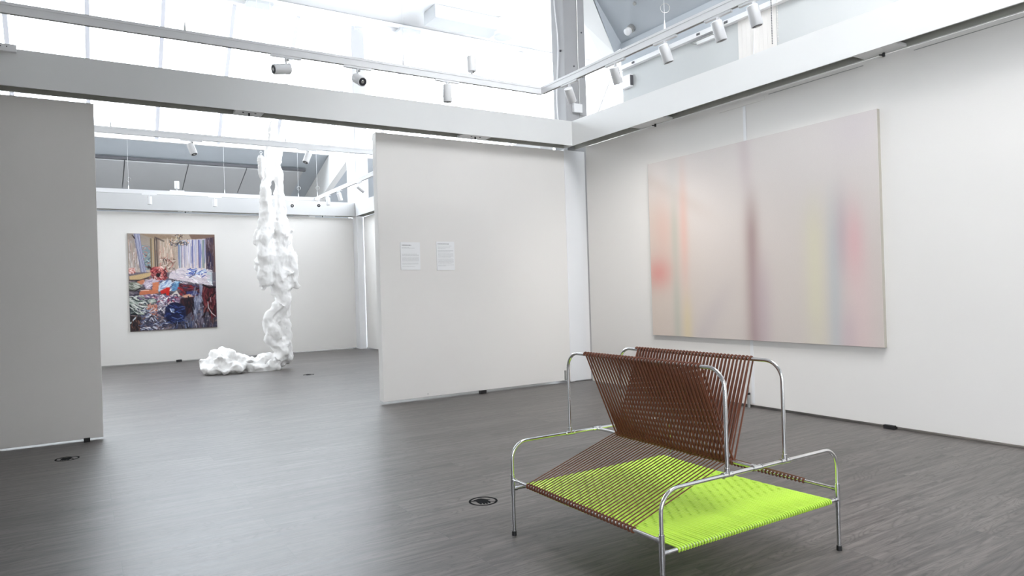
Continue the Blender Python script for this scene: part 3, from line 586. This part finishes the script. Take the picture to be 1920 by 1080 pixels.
    p.fill([(690, 480), (725, 490), (720, 560), (690, 620), (650, 770), (610, 770), (650, 600), (690, 540)], (146, 152, 178), .85, col2=(84, 88, 108)); p.scrib(640, 715, 500, 760, 50, 50, 6, [(190, 194, 214), (110, 114, 140), (76, 78, 100), (160, 160, 176)], (1.2, 1.9), .6)
    # quilt and papers
    p.fill([(280, 560), (350, 545), (540, 560), (560, 600), (420, 620), (300, 600)], (120, 100, 130)); p.scrib(285, 555, 548, 640, 150, 16, 6, [(236, 230, 234), (150, 60, 80), (60, 50, 80), (200, 180, 196), (40, 40, 56), (176, 130, 150), (240, 214, 210)], (-1.4, 1.4), .85)
    p.line([(278, 580), (330, 610)], 14, (30, 40, 56)); p.ell(368, 595, 36, 22, (70, 80, 84)); p.ell(370, 594, 28, 15, (176, 186, 176)); p.scrib(345, 395, 582, 606, 10, 20, 3, [(60, 66, 70), (220, 224, 214)], (-1, 1))
    p.fill([(332, 615), (400, 620), (408, 690), (340, 680)], (176, 110, 92)); p.scrib(335, 410, 615, 700, 26, 30, 6, [(206, 150, 130), (130, 70, 60), (220, 180, 166), (90, 56, 60)], (1, 2)); p.line([(398, 620), (405, 710)], 10, (200, 120, 96), .8)
    p.scrib(228, 330, 560, 680, 90, 44, 7, [(200, 204, 196), (110, 124, 116), (50, 60, 60), (150, 160, 150), (30, 34, 36), (226, 228, 222)], (-.1, .8), .85)
    p.fill([(230, 690), (300, 700), (290, 790), (232, 795)], (40, 34, 36)); p.line([(232, 740), (268, 700)], 8, (214, 224, 230)); p.line([(236, 680), (330, 690)], 7, (24, 26, 32)); p.scrib(235, 330, 700, 790, 30, 36, 6, [(96, 66, 60), (60, 44, 44), (130, 90, 78), (30, 30, 36)], (1, 2))
    p.scrib(300, 470, 640, 790, 130, 30, 6, [(190, 196, 216), (120, 130, 164), (230, 232, 240), (54, 56, 84), (90, 90, 116), (36, 34, 48), (140, 120, 126)], (-1, 1), .8)
    p.scrib(410, 470, 560, 680, 50, 20, 6, [(236, 234, 236), (190, 186, 196), (110, 100, 120)], (-1.2, 1.2))
    # blue ball, dark vessels, chair
    p.fill([(560, 575), (650, 565), (640, 660), (600, 690), (555, 640)], (46, 26, 34)); p.scrib(560, 645, 580, 680, 30, 40, 8, [(30, 18, 26), (70, 36, 40), (24, 20, 30)], (1, 2))
    p.ell(525, 672, 72, 72, (24, 28, 60)); p.scrib(465, 590, 620, 740, 50, 40, 6, [(44, 60, 120), (14, 16, 40), (70, 96, 160), (20, 24, 60), (30, 40, 90)], (-.6, .6), .75); p.ell(505, 652, 16, 8, (150, 176, 216), .8); p.line([(490, 645), (498, 665), (515, 668)], 5, (214, 226, 240)); p.line([(500, 700), (540, 715), (575, 700)], 5, (100, 124, 180), .8); p.line([(470, 720), (520, 745), (590, 740)], 6, (10, 12, 30))
    p.scrib(500, 640, 740, 785, 30, 34, 6, [(60, 66, 96), (30, 28, 40), (120, 130, 160)], (1.2, 2)); p.scrib(640, 800, 700, 780, 60, 50, 7, [(84, 60, 62), (50, 44, 56), (110, 100, 116), (64, 64, 86)], (1.3, 1.9), .7)
    p.fill([(715, 490), (800, 500), (808, 700), (780, 705), (730, 640), (705, 560)], (70, 22, 30)); p.scrib(715, 800, 500, 690, 60, 44, 8, [(40, 14, 22), (110, 40, 46), (84, 26, 34), (24, 12, 20), (130, 70, 70)], (.8, 2.2), .8)
    p.line([(715, 485), (760, 505), (802, 500)], 12, (24, 16, 22)); p.line([(748, 600), (752, 640), (775, 675), (800, 695)], 6, (206, 190, 190)); p.line([(765, 570), (770, 600)], 4, (200, 180, 180)); p.line([(790, 560), (796, 620)], 5, (150, 90, 90), .7)
    p.line([(230, 796), (520, 782), (812, 769)], 6, (90, 76, 72), .7)
    return p.a
PIC = make_interior()
def interior(u, v):
    c = PIC[int(round(v*NPV)), int(round(u*NPU))]; return tuple(float(t) for t in c)
ip = thing('interior_painting', 'dark multicoloured painting of a cluttered bedroom on the rear wall', 'painting', (0.966, FY-0.045, 0.787))
IW, IH = 1.893, 2.303
obj('canvas_body', bx(0, IW, 0.001, 0.045, 0, IH), CANVAS, ip)
painted('painted_face', ip, lambda u, v: (u*IW, 0.0, IH*(1-v)), NPU, NPV, interior, paint_mat('oil_paint', 60, 0.08))

# ------------------------------------------------------------------ text cards on the centre partition
def card(x, z0, w_, h_, label, rows):
    t = thing('wall_text_card', label, 'text card', (x, YW-0.008, z0), 0, 'text cards on the partition')
    cb = obj('card', bx(0, w_, 0, 0.008, 0, h_), CARD, t)
    random.seed(int(x*100))
    for (zz, hh, wd, dark) in rows:
        bm = BM(); xx = 0.018; end = 0.018+wd*(w_-0.036)
        while xx < end-0.004:
            l = min(random.uniform(0.006, 0.026), end-xx); box(bm, xx, xx+l, -0.0008, 0.0002, h_-zz-hh, h_-zz); xx += l+0.004
        obj('text_line', bm, INKD if dark else INK, t)
rows1 = [(0.035, 0.010, .55, 1)]+[(0.066, 0.005, .45, 0), (0.078, 0.005, .75, 0)]+[(0.160+0.0125*i, 0.0045, 1 if i % 4 else .9, 0) for i in range(3)]+[(0.207+0.0125*i, 0.0045, 1, 0) for i in range(5)]+[(0.285+0.0125*i, .0045, .95, 0) for i in range(2)]+[(0.33, .0045, .75, 0)]
rows2 = [(0.030, 0.010, .72, 1), (0.062, .0045, .9, 0), (0.085, .0045, .8, 0), (0.096, .0045, .5, 0)]+[(0.122+0.0125*i, .0045, 1 if i < 2 else .8, 0) for i in range(3)]+[(0.170+0.0125*i, .0045, 1 if i < 4 else .85, 0) for i in range(5)]+[(0.242+0.0125*i, .0045, 1 if i < 5 else .9, 0) for i in range(6)]+[(0.330, .0045, 1, 0), (0.342, .0045, .5, 0)]
card(3.705, 1.812, 0.288, 0.378, 'white printed text card on the centre partition, left of the two', rows1)
card(4.247, 1.800, 0.280, 0.405, 'white printed text card on the centre partition, right of the two, denser text', rows2)

# ------------------------------------------------------------------ floor stickers
def sticker(cx, cy, rx, label, rad=0.103, flat=False):
    t = thing('floor_sticker', label, 'floor sticker', (cx, cy, 0.0), rx)
    n = 48; bm = BM()
    o = [[bm.verts.new((rad*f*math.cos(2*math.pi*k/n), rad*f*math.sin(2*math.pi*k/n), z)) for k in range(n)] for f, z in ((1, 0.0), (1, 0.0012), (0.85, 0.0012), (0.85, 0.0))]
    for a in range(4):
        for k in range(n): bm.faces.new((o[a][k], o[a][(k+1) % n], o[(a+1) % 4][(k+1) % n], o[(a+1) % 4][k]))
    obj('ring', bm, STICK, t)
    hand = [(-.86, .06), (-.70, .12), (-.55, .36), (-.38, .56), (-.18, .62), (.05, .50), (.20, .42), (.46, .30), (.47, .22), (.28, .18), (.40, .0), (.55, -.30), (.52, -.46), (.44, -.46), (.28, -.20), (.38, -.50), (.36, -.64), (.27, -.64), (.10, -.28), (.20, -.60), (.17, -.72), (.08, -.70), (-.08, -.34), (-.02, -.62), (-.06, -.74), (-.15, -.70), (-.36, -.34), (-.52, -.02), (-.70, -.06), (-.86, -.06)]
    bm = BM(); lo = [bm.verts.new((x*rad, y*rad*0.95, 0.0)) for x, y in hand]; hi = [bm.verts.new((x*rad, y*rad*0.95, 0.0012)) for x, y in hand]
    bm.faces.new(hi); bm.faces.new(lo[::-1])
    for i in range(len(hand)): bm.faces.new((lo[i], lo[(i+1) % len(hand)], hi[(i+1) % len(hand)], hi[i]))
    obj('hand_symbol', bm, STICK, t)
    bm = BM(); box(bm, 0.35*rad, 0.9*rad, -0.10*rad, -0.02*rad, 0, 0.0011); obj('bar', bm, STICK, t)
ang = math.atan2(-0.114, 0.167)
sticker(2.388, 4.270, ang, 'round black floor sticker with a hand symbol, left of the corded lounge')
sticker(-0.148, 7.92, ang-0.2, 'round black floor sticker at the foot of the left partition')
sticker(3.63, 13.12, ang, 'small dark floor sticker on the rear floor right of the sculpture')

# ------------------------------------------------------------------ corded lounge
LA, LB_, zu, zl, zr, zt, dd = 1.2771, 1.3246, 0.3389, 0.2833, 0.5658, 1.0811, 0.2182
lo = thing('corded_lounge', 'steel tube lounge seat laced with brown cords and lime green webbing', 'seat', (2.2042, 3.5641, 0), -1.577)
RT, RL, RS = 0.0100, 0.0114, 0.0135
def arc(c, a, b, r, n=8): return [Vector(c)+Vector(a)*r*math.cos(t)+Vector(b)*r*math.sin(t) for t in [math.pi/2*k/n for k in range(n+1)]]
for u, nm in ((0, 'far'), (LA, 'near')):     # end frames: inverted wide U with leg at each corner
    rc = 0.105
    pts = [(u, 0, zu+0.01)]+[p for p in arc((u, rc, zr-rc), (0, -1, 0), (0, 0, 1), rc)]+[p for p in arc((u, LB_-rc, zr-rc), (0, 0, 1), (0, 1, 0), rc)]+[(u, LB_, zu+0.01)]
    e = obj('end_rail', tb(pts, RT, 14), CHROME, lo, smooth=True)
    for v in (LB_/2-dd, LB_/2, LB_/2+dd):
        bm = BM(); tube(bm, [(u, v-0.030, zr), (u, v+0.030, zr)], RS, 14)
        if v == LB_/2: sgn = 1 if u == 0 else -1; tube(bm, [(u, v, zr), (u+sgn*0.032, v, zr)], RS, 14)
        else: tube(bm, [(u, v, zr), (u, v, zr+0.034)], RS, 14)
        for q in (-0.030, 0.030): tube(bm, [(u, v+q-0.002, zr), (u, v+q+0.002, zr)], RS+0.002, 14)
        obj('tee_fitting', bm, CHROME, e, smooth=True)
for u in (0, LA):
    for v in (0, LB_):
        lg = obj('leg', tb([(u, v, 0.018), (u, v, zu+0.02)], RL, 14), STEELL, lo, smooth=True)
        bm = BM(); tube(bm, [(u, v, zl-0.045), (u, v, zu+0.030)], RS, 14); sg = 1 if u == 0 else -1; sv = 1 if v == 0 else -1
        tube(bm, [(u, v, zu), (u+sg*0.030, v, zu)], RS*0.95, 14); tube(bm, [(u, v, zl), (u, v+sv*0.030, zl)], RS*0.95, 14)
        obj('corner_fitting', bm, STEELL, lg, smooth=True)
        bm = BM(); tube(bm, [(u, v, 0), (u, v, 0.026)], [0.0150, 0.0138], 14); obj('rubber_foot', bm, BLACK, lg, smooth=True)
for v in (0, LB_): obj('seat_rail', tb([(0, v, zu), (LA, v, zu)], RT, 14), CHROME, lo, smooth=True)
for u in (0, LA): obj('side_rail', tb([(u, 0, zl), (u, LB_, zl)], RT, 14), CHROME, lo, smooth=True)
obj('center_rail', tb([(0, LB_/2, zr), (LA, LB_/2, zr)], RT, 14), CHROME, lo, smooth=True)
for v in (LB_/2-dd, LB_/2+dd):
    rc = 0.10
    pts = [(0, v, zr+0.01)]+arc((rc, v, zt-rc), (-1, 0, 0), (0, 0, 1), rc)+arc((LA-rc, v, zt-rc), (0, 0, 1), (1, 0, 0), rc)+[(LA, v, zr+0.01)]
    obj('back_hoop', tb(pts, RT, 14), CHROME, lo, smooth=True)
def lacing(name, A, B, n, rc, m, rt=RT):
    """continuous cord wound round tube A (A0->A1) and tube B (B0->B1)"""
    A0, A1, B0, B1 = [Vector(p) for p in (*A, *B)]; ax = (A1-A0).normalized()
    d = (B0+B1)/2-(A0+A1)/2; d = (d-ax*d.dot(ax)).normalized(); nn = ax.cross(d).normalized(); q = rt+rc*0.9
    pts = []
    for i in range(n):
        t0 = i/n; t1 = (i+0.5)/n; t2 = (i+1)/n
        for k in range(7):
            a = math.pi*k/6; tt = t0+(t1-t0)*k/6*0.25; pts.append(B0.lerp(B1, tt)+(nn*math.cos(a)+d*math.sin(a))*q)
        for k in range(7):
            a = math.pi*k/6; tt = t1+(t2-t1)*k/6*0.25; pts.append(A0.lerp(A1, tt)+(-nn*math.cos(a)-d*math.sin(a))*q)
    bm = BM(); tube(bm, pts, rc, 7); return obj(name, bm, m, lo, smooth=True)
def U(t): return t*LA
HB = LB_/2; RC = 0.0048
cb = lambda a, b, v, z: ((U(a), v, z), (U(b), v, z))
lacing('back_cords', cb(.157, .884, HB, zr), cb(.145, .895, HB-dd, zt), 36, RC, BROWN)
lacing('back_cords', cb(.160, .888, HB, zr), cb(.135, .868, HB+dd, zt), 36, RC, BROWN)
def seat_strands(A, B, n, rc):
    A0, A1, B0, B1 = [Vector(p) for p in (*A, *B)]; q = RT+rc; ax = (B1-B0).normalized(); d = (B0-A0); d = (d-ax*d.dot(ax)).normalized()
    up = ax.cross(d); up = up if up.z > 0 else -up
    bm = BM()
    for i in range(n):
        t = (i+0.5)/n; a = A0.lerp(A1, t)+up*q; b = B0.lerp(B1, t)+up*q; tube(bm, [a, b], rc, 6)
    for P0, P1, sg in ((A0, A1, -1), (B0, B1, 1)):      # each wrap goes once round the rail
        for i in range(n):
            r2 = 0.0037; q2 = RT+r2*0.9; pts = []
            for k in range(13):
                an = 2*math.pi*k/12; t = (i+0.35+0.3*k/12)/n; pts.append(P0.lerp(P1, t)+(up*math.cos(an)+d*sg*math.sin(an))*q2)
            tube(bm, pts, r2, 7)
    return obj('seat_cords', bm, BROWN, lo, smooth=True)
seat_strands(cb(.157, .884, HB, zr), cb(.128, .862, 0, zu), 36, 0.0031)
seat_strands(cb(.157, .884, HB, zr), cb(.115, .845, LB_, zu), 36, 0.0031)
# lime webbing: flat bands run across between the two side rails, second layer slightly skewed beneath
def band(bm, a, b, width, h_, n):
    a, b = Vector(a), Vector(b); d = (b-a).normalized(); sdir = d.cross(Vector((0, 0, 1))).normalized(); up = Vector((0, 0, 1)); rings = []
    for k in range(n+1):
        t = k/n; p = a.lerp(b, t)-up*0.010*math.sin(math.pi*t); w_ = width(t)
        rings.append([bm.verts.new(p+sdir*x+up*z) for x, z in ((-w_/2, 0), (-w_*0.32, h_/2), (w_*0.32, h_/2), (w_/2, 0), (w_*0.32, -h_/2), (-w_*0.32, -h_/2))])
    for i in range(n):
        for k in range(6): bm.faces.new((rings[i][k], rings[i][(k+1) % 6], rings[i+1][(k+1) % 6], rings[i+1][k]))
    bm.faces.new(rings[0]); bm.faces.new(rings[-1][::-1])
NG = 62; v0, v1 = 0.070*LB_, 0.938*LB_; pg = (v1-v0)/(NG-1)
random.seed(9)
bm = BM(); q = RT+0.003
def width_of(i):
    ph = (i*0.31+0.06*((i*7) % 3)) % 1.0; sp = 0.070
    def f(t):
        w_ = pg*1.01
        if 0.05 < t < 0.80:
            x = (t/sp+ph) % 1.0
            if abs(x-0.5) < 0.15: w_ = pg*0.40
        end = sm_(t, 0.74, 0.98); w_ = w_*(1-end)+pg*0.60*end
        if t < 0.05: w_ = pg*(0.62+0.38*t/0.05)
        return w_
    return f
def sm_(x, a, b):
    t = max(0, min(1, (x-a)/(b-a))); return t*t*(3-2*t)
for i in range(NG):
    v = v0+pg*i; j = random.uniform(-.0015, .0015)
    band(bm, (0, v, zl+q), (LA, v+j, zl+q), width_of(i), 0.006, 120)
    for uu, sg in ((0, -1), (LA, 1)):
        tube(bm, [(uu+sg*q*math.sin(a), v+pg*0.5*a/math.pi, zl+q*math.cos(a)) for a in [math.pi*k/8 for k in range(9)]], 0.0038, 6)
i = 0.5
while i < NG-3:
    band(bm, (0, v0+pg*i, zl-q), (LA, v0+pg*(i+2), zl-q), lambda t: 0.007, 0.006, 8); i += 3
obj('seat_webbing', bm, GREEN, lo, smooth=True)

# ------------------------------------------------------------------ hanging white sculpture
def PX(px, py): return 3.292+0.0107*(px-500)-0.00032*(py-300)
def PZ(px, py): return (693+0.012*(px-515)-py)*0.01098
SY = 14.6
random.seed(21)
bm = BM()
def strand(pts, n=12, dep=0):      # (px,py,radius_px[,dy])
    P = []; Rr = []
    for i, p in enumerate(pts):
        P.append(Vector((PX(p[0], p[1]), SY+dep+(p[3] if len(p) > 3 else 0), PZ(p[0], p[1])))); Rr.append(p[2]*0.0107)
    Q = []; QR = []
    for i in range(len(P)-1):
        p0, p1, p2, p3 = P[max(i-1, 0)], P[i], P[i+1], P[min(i+2, len(P)-1)]
        m = 6
        for k in range(m):
            t = k/m; Q.append(0.5*((2*p1)+(p2-p0)*t+(2*p0-5*p1+4*p2-p3)*t*t+(3*p1-p0-3*p2+p3)*t**3)); QR.append(Rr[i]*(1-t)+Rr[i+1]*t)
    Q.append(P[-1]); QR.append(Rr[-1]); tube(bm, Q, QR, n)
# two top strands that part and rejoin
strand([(515, 222, 5), (511, 250, 8), (507, 290, 10), (503, 330, 11), (501, 365, 12), (503, 400, 14), (505, 430, 14)])
strand([(516, 224, 5), (519, 255, 9), (522, 285, 10), (524, 320, 9), (527, 355, 10), (529, 390, 12), (527, 420, 14)], dep=0.05)
strand([(514, 232, 6), (514, 270, 12), (513, 310, 14), (510, 335, 13)], dep=0.1)
strand([(531, 262, 3), (532, 285, 4), (529, 310, 5), (532, 350, 5), (537, 390, 6), (541, 430, 9), (546, 470, 12), (549, 500, 14)], dep=0.08)
strand([(497, 326, 3), (492, 350, 4), (490, 380, 5), (490, 410, 6), (488, 430, 7)], dep=-0.08)
for dx, dp in ((-8, .14), (0, -.12), (8, .0)): strand([(514+dx*.3, 250, 4), (512+dx, 300, 6), (512+dx*1.4, 350, 5), (515+dx*1.5, 385, 7), (515+dx*2, 430, 10)] if dx else [(506, 250, 4), (500, 300, 6), (498, 350, 6), (500, 390, 8), (497, 440, 10)], dep=dp)
# body of folds
strand([(500, 420, 12), (497, 450, 17), (498, 480, 18), (497, 510, 16), (500, 535, 11)], dep=-0.10)
strand([(528, 415, 13), (530, 450, 15), (524, 480, 17), (521, 505, 18), (527, 530, 19), (530, 550, 15), (530, 566, 12)], dep=-0.04)
strand([(520, 420, 15), (525, 450, 20), (528, 490, 24), (532, 520, 24), (533, 545, 20), (536, 565, 15)], dep=0.12)
strand([(545, 470, 9), (550, 500, 12), (553, 525, 10), (560, 540, 6), (567, 536, 3)])
strand([(487, 430, 5), (482, 448, 7), (479, 460, 4)]); strand([(488, 480, 8), (486, 497, 8), (490, 510, 7)]); strand([(494, 500, 9), (493, 520, 8), (490, 532, 6), (486, 537, 3)])
strand([(500, 520, 10), (499, 533, 8), (496, 543, 3)], dep=0.08)
strand([(552, 436, 2), (553, 455, 3), (556, 480, 4), (558, 500, 4), (562, 520, 2)], dep=0.1); strand([(549, 448, 2), (549, 470, 3), (552, 500, 5)], dep=0.1); strand([(560, 470, 1.5), (563, 495, 2.5), (564, 512, 1.5)], dep=.12)
# twisting trunk down to the floor
strand([(535, 556, 15), (532, 575, 14), (520, 590, 15), (510, 605, 15), (511, 620, 15), (520, 640, 16), (534, 655, 17), (540, 672, 13), (537, 684, 8)], dep=0.0)
strand([(540, 560, 11), (540, 580, 12), (534, 600, 16), (538, 620, 15), (541, 640, 12), (543, 660, 11), (536, 676, 12)], dep=0.12)
strand([(525, 568, 12), (515, 580, 10), (506, 592, 11), (508, 606, 13), (514, 622, 14), (520, 638, 10)], dep=-0.12)
strand([(500, 622, 5), (503, 634, 8), (512, 645, 8), (525, 650, 10), (530, 665, 12), (520, 676, 12)], dep=-0.14)
# tail along the floor
strand([(535, 678, 11, 0), (522, 680, 13, .02), (505, 672, 12, .06), (494, 674, 15, .05), (480, 682, 11, .02), (468, 684, 9, 0)])
strand([(518, 686, 9, -.1), (503, 688, 8, -.15), (488, 686, 9, -.12), (476, 687, 8, -.1)])
# cloud-like heap
heap = [(402, 678, 17, 0, .1), (420, 668, 18, 0, .15), (438, 664, 17, 0, .2), (455, 672, 17, 0, .05), (413, 660, 12, 0, .15), (428, 657, 11, 0, .2), (465, 682, 13, 0, -.05), (443, 684, 14, 0, -.2), (415, 688, 13, 0, -.18), (396, 684, 12, 0, -.05), (430, 680, 16, 0, 0), (450, 690, 9, 0, -.28), (405, 692, 9, 0, -.2), (392, 672, 9, 0, .12), (470, 672, 8, 0, .1), (425, 692, 8, 0, -.3)]
for (px, py, r_, _, dy) in heap:
    ball(bm, (PX(px, py), SY+0.1+dy, max(r_*0.0095, PZ(px, py)+0.03)), r_*0.0107, 1, 1.0, 0.9, 16, 10)
for k in range(70):     # small lumps spread over trunk, body and heap
    px, py = random.choice([(random.gauss(500, 9), random.uniform(420, 535)), (random.gauss(530, 13), random.uniform(430, 560)), (random.gauss(520, 12), random.uniform(585, 675)), (random.gauss(428, 24), random.uniform(655, 690)), (random.gauss(500, 14), random.uniform(668, 688))])
    r_ = random.uniform(4.5, 8.5); ball(bm, (PX(px, py), SY+random.uniform(-.20, .05), max(r_*0.0095, PZ(px, py))), r_*0.0107, random.uniform(.8, 1.2), 1, random.uniform(.8, 1.5), 12, 8)
sc_o = obj('hanging_sculpture', bm, FIBRE)
tag(sc_o, 'tall lumpy white fibre sculpture hanging from above and trailing onto the rear floor', 'sculpture')
rm = sc_o.modifiers.new('fuse', 'REMESH'); rm.mode = 'VOXEL'; rm.voxel_size = 0.018; rm.use_smooth_shade = True
sm_ = sc_o.modifiers.new('relax', 'SMOOTH'); sm_.factor = 0.6; sm_.iterations = 3
tx = bpy.data.textures.new('folds', 'CLOUDS'); tx.noise_scale = 0.13; tx.noise_depth = 2
dm = sc_o.modifiers.new('folds', 'DISPLACE'); dm.texture = tx; dm.strength = 0.055; dm.mid_level = 0.5; dm.texture_coords = 'GLOBAL'
tx2 = bpy.data.textures.new('creases', 'MUSGRAVE'); tx2.noise_scale = 0.22
dm2 = sc_o.modifiers.new('creases', 'DISPLACE'); dm2.texture = tx2; dm2.strength = -0.03; dm2.mid_level = 0.5; dm2.texture_coords = 'GLOBAL'
# suspension cord above the sculpture and the small bundle hung beside it
co = obj('hanging_cord', tb([(PX(515, 222), SY, PZ(515, 224)), (PX(515, 222), SY, 9.1)], 0.006, 6), WHITE, sc_o)
bu = thing('wrapped_bundle', 'small white wrapped bundle hanging left of the sculpture top', 'bundle', (PX(492, 300)*0.969, SY-0.45, 1.5+(PZ(492, 338)-1.5)*0.969))
bm = BM(); zs = [0.0, 0.06, 0.15, 0.25, 0.34, 0.41, 0.46, 0.48]; rs = [0.016, 0.046, 0.058, 0.066, 0.074, 0.074, 0.060, 0.026]
bp_, br_ = [], []
for i in range(7):
    for k in range(4):
        t = k/4; bp_.append((0.006*math.sin(i*2+t*3), 0.004*math.cos(i*3+t*2), zs[i]+(zs[i+1]-zs[i])*t)); br_.append((rs[i]+(rs[i+1]-rs[i])*t)*(1+0.07*math.sin((i*4+k)*2.1)))
tube(bm, bp_+[(0, 0, zs[-1])], br_+[rs[-1]], 12)
obj('bundle_body', bm, FIBRE, bu, smooth=True)
obj('tail', tb([(0, 0, 0.02), (-0.01, 0, -0.10), (-0.012, 0, -0.18)], [0.014, 0.008, 0.004], 6), FIBRE, bu)
bm = BM(); tube(bm, [(0, 0, 0.47), (0, 0, 0.53)], 0.010, 6); tube(bm, ring_pts((0, 0, 0.555), 0.022, (1, 0, 0), (0, 0, 1), 12), 0.005, 5); tube(bm, [(0, 0, 0.58), (0, 0, 5.05)], 0.0025, 5); obj('hanging_hook', bm, WHITE, bu)
